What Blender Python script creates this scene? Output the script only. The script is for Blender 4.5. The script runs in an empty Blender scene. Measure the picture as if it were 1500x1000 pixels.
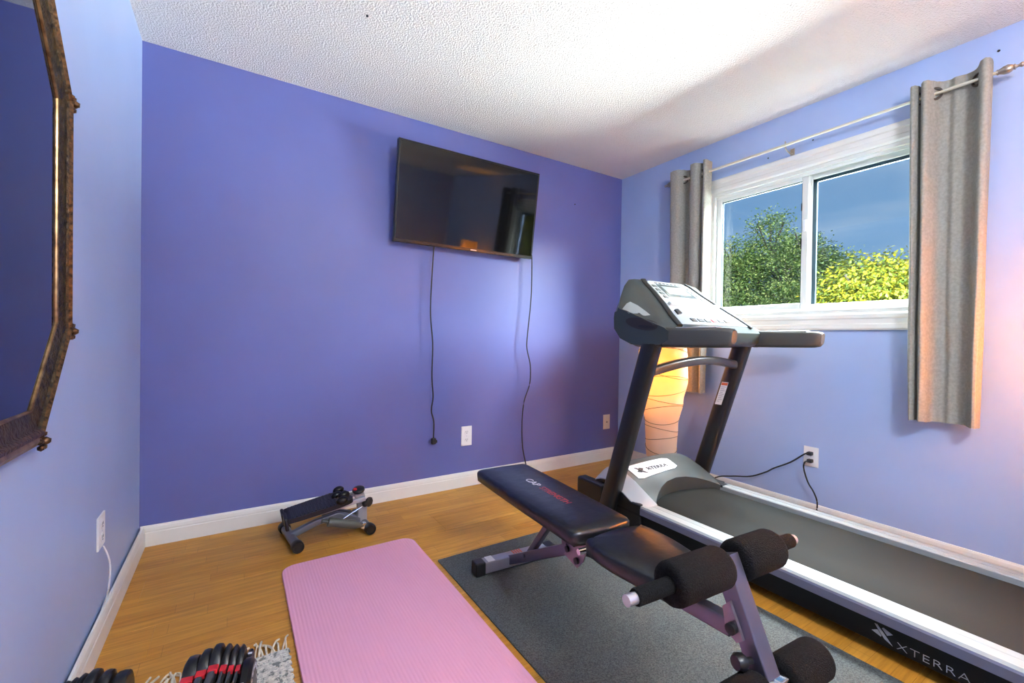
import bpy, bmesh, math, random
from mathutils import Vector, Matrix, noise
S = bpy.context.scene
C = S.collection
random.seed(7)
R = math.radians
XL, YB, XR, H, YF = -0.3875, 2.738, 2.853, 2.44, -1.35

# ------------------------------------------------------------------ camera
cd = bpy.data.cameras.new('camera'); cam = bpy.data.objects.new('camera', cd); C.objects.link(cam)
cd.sensor_width = 36.0; cd.sensor_fit = 'HORIZONTAL'
cd.lens = 639.26 / 1500 * 36.0; cd.clip_start = 0.02; cd.clip_end = 400
yaw, pit, rol = R(32.363), R(-0.5395), R(0.8242)
fw = Vector((math.sin(yaw) * math.cos(pit), math.cos(yaw) * math.cos(pit), math.sin(pit)))
rt = Vector((math.cos(yaw), -math.sin(yaw), 0)); up = rt.cross(fw)
r2 = rt * math.cos(rol) + up * math.sin(rol); u2 = up * math.cos(rol) - rt * math.sin(rol)
M = Matrix((r2, u2, -fw)).transposed().to_4x4(); M.translation = (0, 0, 1.0431)
cam.matrix_world = M
S.camera = cam

# ------------------------------------------------------------------ world, sun, daylight panels, exposure
S.view_settings.view_transform = 'Standard'; S.view_settings.look = 'None'
S.view_settings.gamma = 1.0; S.view_settings.use_curve_mapping = False
S.view_settings.exposure = 1.3
wd = bpy.data.worlds.new('sky'); S.world = wd; wd.use_nodes = True
nt = wd.node_tree; nt.nodes.clear(); N = nt.nodes.new; K = nt.links.new
tc = N('ShaderNodeTexCoord'); sx = N('ShaderNodeSeparateXYZ'); K(tc.outputs['Generated'], sx.inputs[0])
rp = N('ShaderNodeValToRGB'); K(sx.outputs['Z'], rp.inputs[0])
rp.color_ramp.elements[0].position = 0.0; rp.color_ramp.elements[0].color = (0.34, 0.50, 0.70, 1)
rp.color_ramp.elements[1].position = 0.55; rp.color_ramp.elements[1].color = (0.10, 0.26, 0.56, 1)
e = rp.color_ramp.elements.new(0.2); e.color = (0.20, 0.39, 0.66, 1)
mp = N('ShaderNodeMapping'); mp.inputs['Scale'].default_value = (2.0, 2.0, 9.0); K(tc.outputs['Generated'], mp.inputs[0])
nz = N('ShaderNodeTexNoise'); nz.inputs['Scale'].default_value = 2.2; nz.inputs['Detail'].default_value = 6; K(mp.outputs[0], nz.inputs[0])
cr = N('ShaderNodeValToRGB'); K(nz.outputs[0], cr.inputs[0])
cr.color_ramp.elements[0].position = 0.45; cr.color_ramp.elements[0].color = (0, 0, 0, 1)
cr.color_ramp.elements[1].position = 0.8; cr.color_ramp.elements[1].color = (0.5, 0.5, 0.5, 1)
mx = N('ShaderNodeMix'); mx.data_type = 'RGBA'; K(cr.outputs[0], mx.inputs['Factor']); K(rp.outputs[0], mx.inputs['A'])
mx.inputs['B'].default_value = (0.62, 0.72, 0.84, 1)
bg = N('ShaderNodeBackground'); bg.inputs[1].default_value = 0.40; K(mx.outputs['Result'], bg.inputs[0])
wo = N('ShaderNodeOutputWorld'); K(bg.outputs[0], wo.inputs[0])

def light(name, kind, energy, color, loc, target=None, size=None, size_y=None, radius=None, angle=None):
    d = bpy.data.lights.new(name, kind); d.energy = energy; d.color = color
    if size:
        d.shape = 'RECTANGLE'; d.size = size; d.size_y = size_y or size
    if radius is not None: d.shadow_soft_size = radius
    if angle is not None: d.angle = angle
    o = bpy.data.objects.new(name, d); C.objects.link(o); o.location = loc
    if target is not None:
        o.rotation_euler = (Vector(target) - Vector(loc)).to_track_quat('-Z', 'Y').to_euler()
    return o
light('sun', 'SUN', 3.4, (1.0, 0.93, 0.80), (-6, -6, 12), (4, 1.5, 1), angle=R(0.6))
# unseen area panels added outside the window, standing in for daylight
light('daylight_panel_side', 'AREA', 660, (0.94, 1.0, 1.0), (4.6, -1.2, 3.1), (2.6, 1.45, 1.45), 2.0, 1.8)
light('daylight_panel_above', 'AREA', 1050, (0.92, 0.98, 1.0), (4.0, 1.3, 3.9), (2.85, 1.25, 1.6), 2.4, 1.4)
light('daylight_panel_low', 'AREA', 620, (0.92, 1.0, 0.97), (6.0, 1.2, 0.62), (2.8, 1.25, 1.2), 5.0, 0.9)

# ------------------------------------------------------------------ materials
MT = {}
def mat(name, col, rough=0.5, metal=0.0, spec=0.5, var=0.0, vscale=8.0, bump=0.0, bscale=60.0, coat=0.0,
        stretch=None, col2=None, emit=None, emit_s=0.0, trans=0.0, bdist=0.01):
    if name in MT: return MT[name]
    m = bpy.data.materials.new(name); m.use_nodes = True; t = m.node_tree
    b = t.nodes['Principled BSDF']
    b.inputs['Base Color'].default_value = (*col, 1); b.inputs['Roughness'].default_value = rough
    b.inputs['Metallic'].default_value = metal; b.inputs['Specular IOR Level'].default_value = spec
    b.inputs['Coat Weight'].default_value = coat
    if trans: b.inputs['Transmission Weight'].default_value = trans
    if emit: b.inputs['Emission Color'].default_value = (*emit, 1); b.inputs['Emission Strength'].default_value = emit_s
    co = t.nodes.new('ShaderNodeTexCoord'); src = co.outputs['Object']
    if stretch:
        g = t.nodes.new('ShaderNodeMapping'); g.inputs['Scale'].default_value = stretch
        t.links.new(src, g.inputs[0]); src = g.outputs[0]
    if var or col2:
        n = t.nodes.new('ShaderNodeTexNoise'); n.inputs['Scale'].default_value = vscale; n.inputs['Detail'].default_value = 5
        t.links.new(src, n.inputs[0])
        r = t.nodes.new('ShaderNodeValToRGB'); t.links.new(n.outputs[0], r.inputs[0])
        c2 = col2 or tuple(min(1, c * (1 + var)) for c in col)
        c1 = col if col2 else tuple(c * (1 - var) for c in col)
        r.color_ramp.elements[0].position = 0.35; r.color_ramp.elements[0].color = (*c1, 1)
        r.color_ramp.elements[1].position = 0.65; r.color_ramp.elements[1].color = (*c2, 1)
        t.links.new(r.outputs[0], b.inputs['Base Color'])
    if bump:
        n2 = t.nodes.new('ShaderNodeTexNoise'); n2.inputs['Scale'].default_value = bscale; n2.inputs['Detail'].default_value = 3
        t.links.new(src, n2.inputs[0])
        bp = t.nodes.new('ShaderNodeBump'); bp.inputs['Strength'].default_value = bump; bp.inputs['Distance'].default_value = bdist
        t.links.new(n2.outputs[0], bp.inputs['Height']); t.links.new(bp.outputs[0], b.inputs['Normal'])
    MT[name] = m
    return m

ACC = mat('accent_paint', (0.112, 0.134, 0.36), 0.46, spec=0.4, var=0.03, vscale=3, bump=0.06, bscale=220, bdist=0.002)
PALE = mat('pale_blue_paint', (0.35, 0.46, 0.72), 0.45, spec=0.45, var=0.02, vscale=3, bump=0.06, bscale=220, bdist=0.002)
CEIL = mat('popcorn_ceiling', (0.90, 0.87, 0.81), 0.95, spec=0.1, bump=0.7, bscale=120, bdist=0.016)
WHITE = mat('white_trim', (0.72, 0.72, 0.67), 0.4, var=0.03, vscale=5)
VINYL = mat('white_vinyl', (0.66, 0.68, 0.64), 0.35)
PLATE = mat('white_plastic', (0.82, 0.82, 0.80), 0.35)
IVORY = mat('ivory_plastic', (0.78, 0.70, 0.55), 0.4)
DARK = mat('slot_black', (0.01, 0.01, 0.012), 0.5)
BLK = mat('black_plastic', (0.0065, 0.0068, 0.0075), 0.38, bump=0.08, bscale=400, bdist=0.002)
BLKG = mat('gloss_black', (0.0035, 0.0035, 0.0045), 0.3, spec=0.3)
GREY = mat('charcoal_plastic', (0.018, 0.020, 0.020), 0.42, bump=0.1, bscale=500, bdist=0.001)
GREYL = mat('mid_grey_plastic', (0.14, 0.16, 0.155), 0.36)
SILV = mat('silver_paint', (0.40, 0.41, 0.43), 0.35, metal=0.35)
RAIL = mat('aluminium_rail', (0.34, 0.36, 0.35), 0.38, metal=0.2, stretch=(60, 1, 60), var=0.05, vscale=6)
STEEL = mat('gunmetal_tube', (0.165, 0.152, 0.195), 0.33, metal=0.75)
STEELL = mat('light_steel', (0.62, 0.62, 0.66), 0.28, metal=0.8)
CHROME = mat('chrome', (0.8, 0.8, 0.82), 0.12, metal=1.0)
BELT = mat('running_belt', (0.016, 0.0172, 0.016), 0.7, spec=0.12, bump=0.15, bscale=600, bdist=0.001)
VNL = mat('black_vinyl', (0.005, 0.006, 0.008), 0.30, spec=0.6, bump=0.25, bscale=24, bdist=0.006)
FOAM = mat('black_foam', (0.005, 0.005, 0.0055), 0.9, spec=0.2, bump=0.8, bscale=330, bdist=0.006, var=0.5, vscale=260)
PINK = None
RUB = mat('rubber_mat', (0.066, 0.075, 0.074), 0.62, spec=0.4, bump=0.9, bscale=260, bdist=0.006, var=0.55, vscale=240)
CURT = mat('taupe_fabric', (0.31, 0.30, 0.26), 0.9, spec=0.15, var=0.10, vscale=90, bump=0.25, bscale=420, bdist=0.003)
BRZ = mat('brushed_nickel', (0.42, 0.36, 0.30), 0.3, metal=0.9)
RODM = mat('champagne_rod', (0.78, 0.74, 0.60), 0.28, metal=0.6)
RED = mat('red_plastic', (0.55, 0.02, 0.03), 0.4)
CORD = mat('black_cord', (0.012, 0.012, 0.013), 0.5)
WCORD = mat('white_cord', (0.75, 0.76, 0.80), 0.45)
INK = mat('dark_print', (0.012, 0.012, 0.014), 0.5)
LOGO = mat('light_grey_print', (0.26, 0.27, 0.30), 0.45)
WPRT = mat('white_print', (0.6, 0.6, 0.62), 0.5)
RPRT = mat('red_print', (0.42, 0.05, 0.05), 0.5)

def floor_mat():
    m = bpy.data.materials.new('oak_laminate'); m.use_nodes = True; t = m.node_tree; b = t.nodes['Principled BSDF']
    N = t.nodes.new; K = t.links.new
    g = N('ShaderNodeNewGeometry')
    sp_ = N('ShaderNodeSeparateXYZ'); K(g.outputs['Position'], sp_.inputs[0])
    dv = N('ShaderNodeMath'); dv.operation = 'DIVIDE'; K(sp_.outputs['Y'], dv.inputs[0]); dv.inputs[1].default_value = 0.0633
    fl = N('ShaderNodeMath'); fl.operation = 'FLOOR'; K(dv.outputs[0], fl.inputs[0])
    wn = N('ShaderNodeTexWhiteNoise'); wn.noise_dimensions = '1D'; K(fl.outputs[0], wn.inputs['W'])
    ad = N('ShaderNodeMath'); ad.operation = 'ADD'; K(sp_.outputs['X'], ad.inputs[0]); K(wn.outputs['Value'], ad.inputs[1])
    cx_ = N('ShaderNodeCombineXYZ'); K(ad.outputs[0], cx_.inputs[0]); K(sp_.outputs['Y'], cx_.inputs[1])
    br = N('ShaderNodeTexBrick'); br.offset = 0.0; br.squash = 1.0
    K(cx_.outputs[0], br.inputs['Vector'])
    br.inputs['Color1'].default_value = (0.50, 0.222, 0.026, 1); br.inputs['Color2'].default_value = (0.60, 0.295, 0.046, 1)
    br.inputs['Mortar'].default_value = (0.36, 0.165, 0.025, 1)
    br.inputs['Scale'].default_value = 1.0; br.inputs['Mortar Size'].default_value = 0.0009
    br.inputs['Brick Width'].default_value = 0.46; br.inputs['Row Height'].default_value = 0.0633
    mpn = N('ShaderNodeMapping'); mpn.inputs['Scale'].default_value = (2.2, 32, 1); K(g.outputs['Position'], mpn.inputs[0])
    n = N('ShaderNodeTexNoise'); n.inputs['Scale'].default_value = 2.0; n.inputs['Detail'].default_value = 8; n.inputs['Roughness'].default_value = 0.65
    K(mpn.outputs[0], n.inputs[0])
    r = N('ShaderNodeValToRGB'); K(n.outputs[0], r.inputs[0])
    r.color_ramp.elements[0].position = 0.3; r.color_ramp.elements[0].color = (0.66, 0.62, 0.56, 1)
    r.color_ramp.elements[1].position = 0.7; r.color_ramp.elements[1].color = (1.12, 1.12, 1.1, 1)
    x = N('ShaderNodeMix'); x.data_type = 'RGBA'; x.blend_type = 'MULTIPLY'; x.inputs['Factor'].default_value = 1.0
    K(br.outputs['Color'], x.inputs['A']); K(r.outputs[0], x.inputs['B'])
    K(x.outputs['Result'], b.inputs['Base Color'])
    b.inputs['Roughness'].default_value = 0.42; b.inputs['Specular IOR Level'].default_value = 0.4
    return m
WOOD = floor_mat()

def pink_mat():
    m = bpy.data.materials.new('pink_foam'); m.use_nodes = True; t = m.node_tree; b = t.nodes['Principled BSDF']
    b.inputs['Base Color'].default_value = (0.72, 0.34, 0.46, 1); b.inputs['Roughness'].default_value = 0.7
    g = t.nodes.new('ShaderNodeTexCoord')
    w = t.nodes.new('ShaderNodeTexWave'); w.bands_direction = 'X'; w.inputs['Scale'].default_value = 26; w.inputs['Distortion'].default_value = 0.6
    w.inputs['Detail'].default_value = 2
    t.links.new(g.outputs['Object'], w.inputs[0])
    bp = t.nodes.new('ShaderNodeBump'); bp.inputs['Strength'].default_value = 0.5; bp.inputs['Distance'].default_value = 0.002
    t.links.new(w.outputs[1], bp.inputs['Height']); t.links.new(bp.outputs[0], b.inputs['Normal'])
    return m
PINK = pink_mat()

def glass_mat(name, tint):
    m = bpy.data.materials.new(name); m.use_nodes = True; t = m.node_tree
    for n in list(t.nodes):
        if n.type == 'BSDF_PRINCIPLED': t.nodes.remove(n)
    tr = t.nodes.new('ShaderNodeBsdfTransparent'); tr.inputs[0].default_value = (*tint, 1)
    gl = t.nodes.new('ShaderNodeBsdfGlossy'); gl.inputs['Roughness'].default_value = 0.02
    mx = t.nodes.new('ShaderNodeMixShader'); mx.inputs[0].default_value = 0.03
    t.links.new(tr.outputs[0], mx.inputs[1]); t.links.new(gl.outputs[0], mx.inputs[2])
    t.links.new(mx.outputs[0], t.nodes['Material Output'].inputs[0])
    return m
GLASS = glass_mat('window_glass', (0.95, 0.98, 0.99))

def paper_mat():
    m = bpy.data.materials.new('rice_paper'); m.use_nodes = True; t = m.node_tree
    b = t.nodes['Principled BSDF']; b.inputs['Base Color'].default_value = (0.86, 0.74, 0.62, 1); b.inputs['Roughness'].default_value = 0.85
    tl = t.nodes.new('ShaderNodeBsdfTranslucent'); tl.inputs[0].default_value = (0.90, 0.58, 0.26, 1)
    mx = t.nodes.new('ShaderNodeMixShader'); mx.inputs[0].default_value = 0.6
    t.links.new(b.outputs[0], mx.inputs[1]); t.links.new(tl.outputs[0], mx.inputs[2])
    t.links.new(mx.outputs[0], t.nodes['Material Output'].inputs[0])
    return m
PAPER = paper_mat()

# ------------------------------------------------------------------ mesh helpers
OFF = {}
def bm_(): return bmesh.new()
def obj(name, bm, m, parent=None, smooth=False, autos=None):
    bmesh.ops.recalc_face_normals(bm, faces=bm.faces[:])
    if smooth:
        for f in bm.faces: f.smooth = True
        ang = R(autos or 40)
        for ed in bm.edges:
            if len(ed.link_faces) == 2 and ed.calc_face_angle(0) > ang: ed.smooth = False
    if parent is not None:
        off = OFF.get(parent.name, Vector((0, 0, 0)))
    else:
        xs = [v.co for v in bm.verts]
        off = Vector(((min(v.x for v in xs) + max(v.x for v in xs)) / 2, (min(v.y for v in xs) + max(v.y for v in xs)) / 2, min(v.z for v in xs)))
    bmesh.ops.translate(bm, verts=bm.verts[:], vec=-off)
    me = bpy.data.meshes.new(name); bm.to_mesh(me); bm.free()
    if m: me.materials.append(m)
    o = bpy.data.objects.new(name, me); C.objects.link(o)
    if parent is not None: o.parent = parent
    else: o.location = off
    OFF[o.name] = off
    return o
def tag(o, label, cat, group=None):
    o['label'] = label; o['category'] = cat
    if group: o['group'] = group
    return o
def thing(name, label, cat, loc=(0, 0, 0), rotz=None, group=None):
    o = bpy.data.objects.new(name, None); C.objects.link(o); o.empty_display_size = 0.1
    o.location = loc
    if rotz is not None:
        o.rotation_euler = (0, 0, rotz); OFF[o.name] = Vector((0, 0, 0))
    else: OFF[o.name] = Vector(loc)
    return tag(o, label, cat, group)
def struct(name, bm, m, parent=None, **k):
    o = obj(name, bm, m, parent, **k)
    if parent is None: o['kind'] = 'structure'
    return o
def box(bm, a, b, bev=0.0, seg=2, mtx=None):
    a, b = Vector(a), Vector(b); c = (a + b) / 2; s = b - a
    r = bmesh.ops.create_cube(bm, size=1.0, matrix=Matrix.Translation(c) @ Matrix.Diagonal((abs(s.x), abs(s.y), abs(s.z), 1)))
    vs = r['verts']
    if bev:
        es = list({e for v in vs for e in v.link_edges})
        rr = bmesh.ops.bevel(bm, geom=es, offset=bev, segments=seg, profile=0.5, affect='EDGES')
        vs = list({v for f in rr['faces'] for v in f.verts} | {v for v in vs if v.is_valid})
    if mtx is not None: bmesh.ops.transform(bm, matrix=mtx, verts=vs)
    return bm
def frame(d, upv=(0, 0, 1)):
    d = d.normalized(); u = Vector(upv)
    if abs(d.dot(u)) > 0.98: u = Vector((1, 0, 0))
    a = u.cross(d).normalized(); b = d.cross(a).normalized()
    return a, b
def sweep(bm, pts, prof, closed=False, caps=True, upv=(0, 0, 1), scales=None):
    """sweep a closed 2D profile [(a,b)] along pts"""
    pts = [Vector(p) for p in pts]; n = len(pts); rings = []
    for i, p in enumerate(pts):
        if closed: d1 = pts[i] - pts[i - 1]; d2 = pts[(i + 1) % n] - pts[i]
        else:
            d1 = pts[i] - pts[max(i - 1, 0)]; d2 = pts[min(i + 1, n - 1)] - pts[i]
            if d1.length < 1e-9: d1 = d2
            if d2.length < 1e-9: d2 = d1
        d = d1.normalized() + d2.normalized(); d.normalize()
        a, b = frame(d, upv); k = 1 / max(0.3, d.dot(d2.normalized()))
        s = scales[i] if scales else 1.0
        # mitre only in the bend plane
        bend = (d2.normalized() - d1.normalized())
        ring = []
        for (u, v) in prof:
            q = a * u * s + b * v * s
            if bend.length > 1e-4:
                bn = bend.normalized(); q += bn * q.dot(bn) * (k - 1)
            ring.append(bm.verts.new(p + q))
        rings.append(ring)
    m = len(prof)
    for i in range(n if closed else n - 1):
        r0, r1 = rings[i], rings[(i + 1) % n]
        for j in range(m):
            bm.faces.new((r0[j], r0[(j + 1) % m], r1[(j + 1) % m], r1[j]))
    if caps and not closed:
        bm.faces.new(rings[0][::-1]); bm.faces.new(rings[-1])
    return bm
def circ(r, n=12, r2_=None): return [(r * math.cos(2 * math.pi * i / n), (r2_ or r) * math.sin(2 * math.pi * i / n)) for i in range(n)]
def rrect(w, h, r, n=3):
    o = []
    for cx, cy, a0 in ((w / 2 - r, h / 2 - r, 0), (-w / 2 + r, h / 2 - r, 90), (-w / 2 + r, -h / 2 + r, 180), (w / 2 - r, -h / 2 + r, 270)):
        for i in range(n + 1):
            a = R(a0 + 90 * i / n); o.append((cx + r * math.cos(a), cy + r * math.sin(a)))
    return o
def tube(bm, pts, r, n=10, scales=None): return sweep(bm, pts, circ(r, n), scales=scales)
def cr_path(pts, k=6):
    pts = [Vector(p) for p in pts]; out = []
    for i in range(len(pts) - 1):
        p0, p1, p2, p3 = pts[max(i - 1, 0)], pts[i], pts[i + 1], pts[min(i + 2, len(pts) - 1)]
        for j in range(k):
            t = j / k
            out.append(0.5 * ((2 * p1) + (p2 - p0) * t + (2 * p0 - 5 * p1 + 4 * p2 - p3) * t * t + (3 * p1 - p0 - 3 * p2 + p3) * t ** 3))
    out.append(pts[-1]); return out
def lathe(bm, prof, n=24, mtx=None, caps=True):
    """prof [(r,z)] about z"""
    rings = []
    for r, z in prof:
        rings.append([bm.verts.new((r * math.cos(2 * math.pi * i / n), r * math.sin(2 * math.pi * i / n), z)) for i in range(n)])
    for a, b in zip(rings, rings[1:]):
        for i in range(n): bm.faces.new((a[i], a[(i + 1) % n], b[(i + 1) % n], b[i]))
    if caps: bm.faces.new(rings[0][::-1]); bm.faces.new(rings[-1])
    if mtx is not None: bmesh.ops.transform(bm, matrix=mtx, verts=[v for r_ in rings for v in r_])
    return bm
def axm(p, d):
    """matrix that takes +z to direction d at p"""
    return Matrix.Translation(Vector(p)) @ Vector(d).to_track_quat('Z', 'Y').to_matrix().to_4x4()
def loft(bm, sections, caps=True, closed=True):
    rings = [[bm.verts.new(p) for p in s] for s in sections]; m = len(rings[0])
    for a, b in zip(rings, rings[1:]):
        for j in range(m if closed else m - 1): bm.faces.new((a[j], a[(j + 1) % m], b[(j + 1) % m], b[j]))
    if caps: bm.faces.new(rings[0][::-1]); bm.faces.new(rings[-1])
    return bm
def prism(bm, poly, axis, a, b):
    """poly of 2D points extruded along axis 0/1/2 from a to b"""
    def P(u, v, w): return {0: (w, u, v), 1: (u, w, v), 2: (u, v, w)}[axis]
    return loft(bm, [[P(u, v, a) for u, v in poly], [P(u, v, b) for u, v in poly]])
def text_bm(body, size, mtx, extrude=0.0006, spacing=1.0, sx=1.0, shear=0.0, thin=0.0):
    cu = bpy.data.curves.new('t', 'FONT'); cu.body = body; cu.size = size; cu.extrude = extrude; cu.space_character = spacing; cu.shear = shear
    cu.resolution_u = 3; cu.offset = thin
    to = bpy.data.objects.new('t', cu); C.objects.link(to)
    dg = bpy.context.evaluated_depsgraph_get()
    me = bpy.data.meshes.new_from_object(to.evaluated_get(dg))
    bm = bm_(); bm.from_mesh(me)
    bpy.data.objects.remove(to); bpy.data.curves.remove(cu); bpy.data.meshes.remove(me)
    bmesh.ops.transform(bm, matrix=mtx @ Matrix.Diagonal((sx, 1, 1, 1)), verts=bm.verts[:])
    return bm
def basis(o, x, y):
    x = Vector(x).normalized(); y = Vector(y); y = (y - x * y.dot(x)).normalized(); z = x.cross(y)
    m = Matrix((x, y, z)).transposed().to_4x4(); m.translation = o
    return m

# ------------------------------------------------------------------ room shell
T = 0.14
b = bm_(); box(b, (XL - T, YF - T, -0.12), (XR + T, YB + T, -0.010)); floor = struct('floor', b, WOOD)
PW, PL = 0.19, 1.28
# planks of the laminate floor, each a board of its own, sharing one mesh per length
pm = None; row = 0; y = YB
k = 0
meshes = {}
while y > YF + 0.001:
    y0 = max(y - PW, YF); x = XL - ((row * 0.47) % 1.0) * PL
    while x < XR:
        x0, x1 = max(x, XL), min(x + PL, XR)
        if x1 - x0 > 0.01:
            key = (round(x1 - x0, 3), round(y - y0, 3))
            if key not in meshes:
                bb = bm_(); box(bb, (-key[0] / 2 + 0.0003, -key[1] / 2 + 0.0003, -0.010), (key[0] / 2 - 0.0003, key[1] / 2 - 0.0003, 0), 0.0007, 1)
                me = bpy.data.meshes.new('plank'); bb.to_mesh(me); bb.free(); me.materials.append(WOOD); meshes[key] = me
            o = bpy.data.objects.new('plank', meshes[key]); C.objects.link(o); o.parent = floor
            o.location = Vector(((x0 + x1) / 2, (y + y0) / 2, 0)) - OFF['floor']
        x += PL
    y -= PW; row += 1
b = bm_(); box(b, (XL - T, YF - T, H), (XR + T, YB + T, H + 0.2)); struct('ceiling', b, CEIL)
b = bm_(); box(b, (XL - T, YB, -0.01), (XR + T, YB + T, H)); struct('wall_back', b, ACC)
b = bm_(); box(b, (XL - T, YF, -0.01), (XL, YB, H)); struct('wall_left', b, PALE)
b = bm_(); box(b, (XL - T, YF - T, -0.01), (XR + T, YF, H)); struct('wall_front', b, PALE)
OY0, OY1, OZ0, OZ1 = 0.64, 1.87, 1.205, 2.07
b = bm_()
box(b, (XR, YF, -0.01), (XR + T, OY0, H)); box(b, (XR, OY1, -0.01), (XR + T, YB, H))
box(b, (XR, OY0, -0.01), (XR + T, OY1, OZ0)); box(b, (XR, OY0, OZ1), (XR + T, OY1, H))
struct('wall_right', b, PALE)
# baseboards: moulded profile (d from wall, z)
BP = [(0, 0), (0.0145, 0), (0.0145, 0.066), (0.012, 0.070), (0.0125, 0.076), (0.010, 0.090), (0.006, 0.0985), (0, 0.100)]
def baseboard(name, p0, p1, nrm, m=WHITE, gap=0.0):
    b = bm_(); n = Vector(nrm)
    loft(b, [[Vector(p) + n * (d + gap) + Vector((0, 0, z)) for d, z in BP] for p in (p0, p1)])
    return struct(name, b, m)
baseboard('baseboard_back', (XL + 0.004, YB, 0), (XR, YB, 0), (0, -1, 0))
baseboard('baseboard_left', (XL, YF, 0), (XL, YB - 0.0145, 0), (1, 0, 0), gap=0.010)
baseboard('baseboard_right', (XR, YF, 0), (XR, YB - 0.0145, 0), (-1, 0, 0))
baseboard('baseboard_front', (XL + 0.026, YF, 0), (XR - 0.0145, YF, 0), (0, 1, 0))

# ------------------------------------------------------------------ window
win = bpy.data.objects.new('window_1', None); C.objects.link(win); win.location = (XR, (OY0 + OY1) / 2, OZ0)
win['kind'] = 'structure'; OFF['window_1'] = Vector(win.location)
CW = 0.095
CP = [(0, 0), (0, -0.010), (0.010, -0.016), (0.030, -0.016), (0.036, -0.012), (0.060, -0.012), (0.066, -0.020), (0.086, -0.022), (CW, -0.018), (CW, 0)]
def casing(p0, p1, outer, mit):
    # runs from p0 to p1 along the opening edge; profile grows towards 'outer'; mitred ends
    b = bm_(); o = Vector(outer); d = (Vector(p1) - Vector(p0)).normalized()
    loft(b, [[Vector(p0) + o * w - d * w + Vector((x, 0, 0)) for w, x in CP], [Vector(p1) + o * w + d * w + Vector((x, 0, 0)) for w, x in CP]])
    return obj('casing', b, WHITE, win)
casing((XR, OY0, OZ1), (XR, OY1, OZ1), (0, 0, 1), 1)
casing((XR, OY0, OZ0), (XR, OY1, OZ0), (0, 0, -1), 1)
casing((XR, OY0, OZ0), (XR, OY0, OZ1), (0, -1, 0), 1)
casing((XR, OY1, OZ0), (XR, OY1, OZ1), (0, 1, 0), 1)
def rectframe(name, x0, x1, y0, y1, z0, z1, w, m, parent, bev=0.002, bottom=None):
    b = bm_(); wb = bottom or w
    box(b, (x0, y0, z0), (x1, y0 + w, z1), bev); box(b, (x0, y1 - w, z0), (x1, y1, z1), bev)
    box(b, (x0, y0 + w, z0), (x1, y1 - w, z0 + wb), bev); box(b, (x0, y0 + w, z1 - w), (x1, y1 - w, z1), bev)
    return obj(name, b, m, parent)
rectframe('window_frame', XR - 0.004, XR + 0.11, OY0, OY1, OZ0, OZ1, 0.022, VINYL, win)
b = bm_()
box(b, (XR + 0.012, OY0 + 0.022, OZ0 + 0.022), (XR + 0.02, OY1 - 0.022, OZ0 + 0.036)); box(b, (XR + 0.012, OY0 + 0.022, OZ1 - 0.04), (XR + 0.02, OY1 - 0.022, OZ1 - 0.022))
obj('track', b, VINYL, win)
sa = rectframe('sash', XR + 0.022, XR + 0.052, 1.262, OY1 - 0.022, 1.23, 2.045, 0.036, VINYL, win, 0.004, 0.045)
b = bm_(); box(b, (XR + 0.035, 1.298, 1.275), (XR + 0.039, OY1 - 0.058, 2.01)); obj('pane', b, GLASS, sa)
b = bm_()
for (a0, a1) in (((1.296, 1.273), (1.302, 2.011)), ((OY1 - 0.062, 1.273), (OY1 - 0.056, 2.011)), ((1.296, 2.003), (OY1 - 0.056, 2.011))):
    box(b, (XR + 0.030, a0[0], a0[1]), (XR + 0.044, a1[0], a1[1]))
obj('gasket', b, mat('gasket_teal', (0.006, 0.035, 0.055), 0.5), sa)
b = bm_(); box(b, (XR + 0.010, 1.268, 1.70), (XR + 0.022, 1.285, 1.77), 0.003); obj('latch', b, PLATE, sa)
b = bm_(); box(b, (XR + 0.020, 1.296, 1.60), (XR + 0.030, 1.302, 1.66), 0.001); box(b, (XR + 0.020, 1.296, 1.83), (XR + 0.030, 1.302, 1.875), 0.001); obj('latch_hook', b, DARK, sa)
sb = rectframe('sash', XR + 0.056, XR + 0.088, OY0 + 0.022, 1.290, 1.228, 2.046, 0.034, VINYL, win, 0.004, 0.04)
b = bm_(); box(b, (XR + 0.070, OY0 + 0.056, 1.268), (XR + 0.074, 1.256, 2.012)); obj('pane', b, GLASS, sb)
b = bm_(); TE = MT['gasket_teal']
box(b, (XR + 0.064, 1.236, 1.266), (XR + 0.080, 1.258, 2.014)); box(b, (XR + 0.064, OY0 + 0.054, 1.994), (XR + 0.080, 1.258, 2.014)); box(b, (XR + 0.064, OY0 + 0.054, 1.266), (XR + 0.080, OY0 + 0.066, 2.014))
obj('gasket', b, TE, sb)

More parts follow.
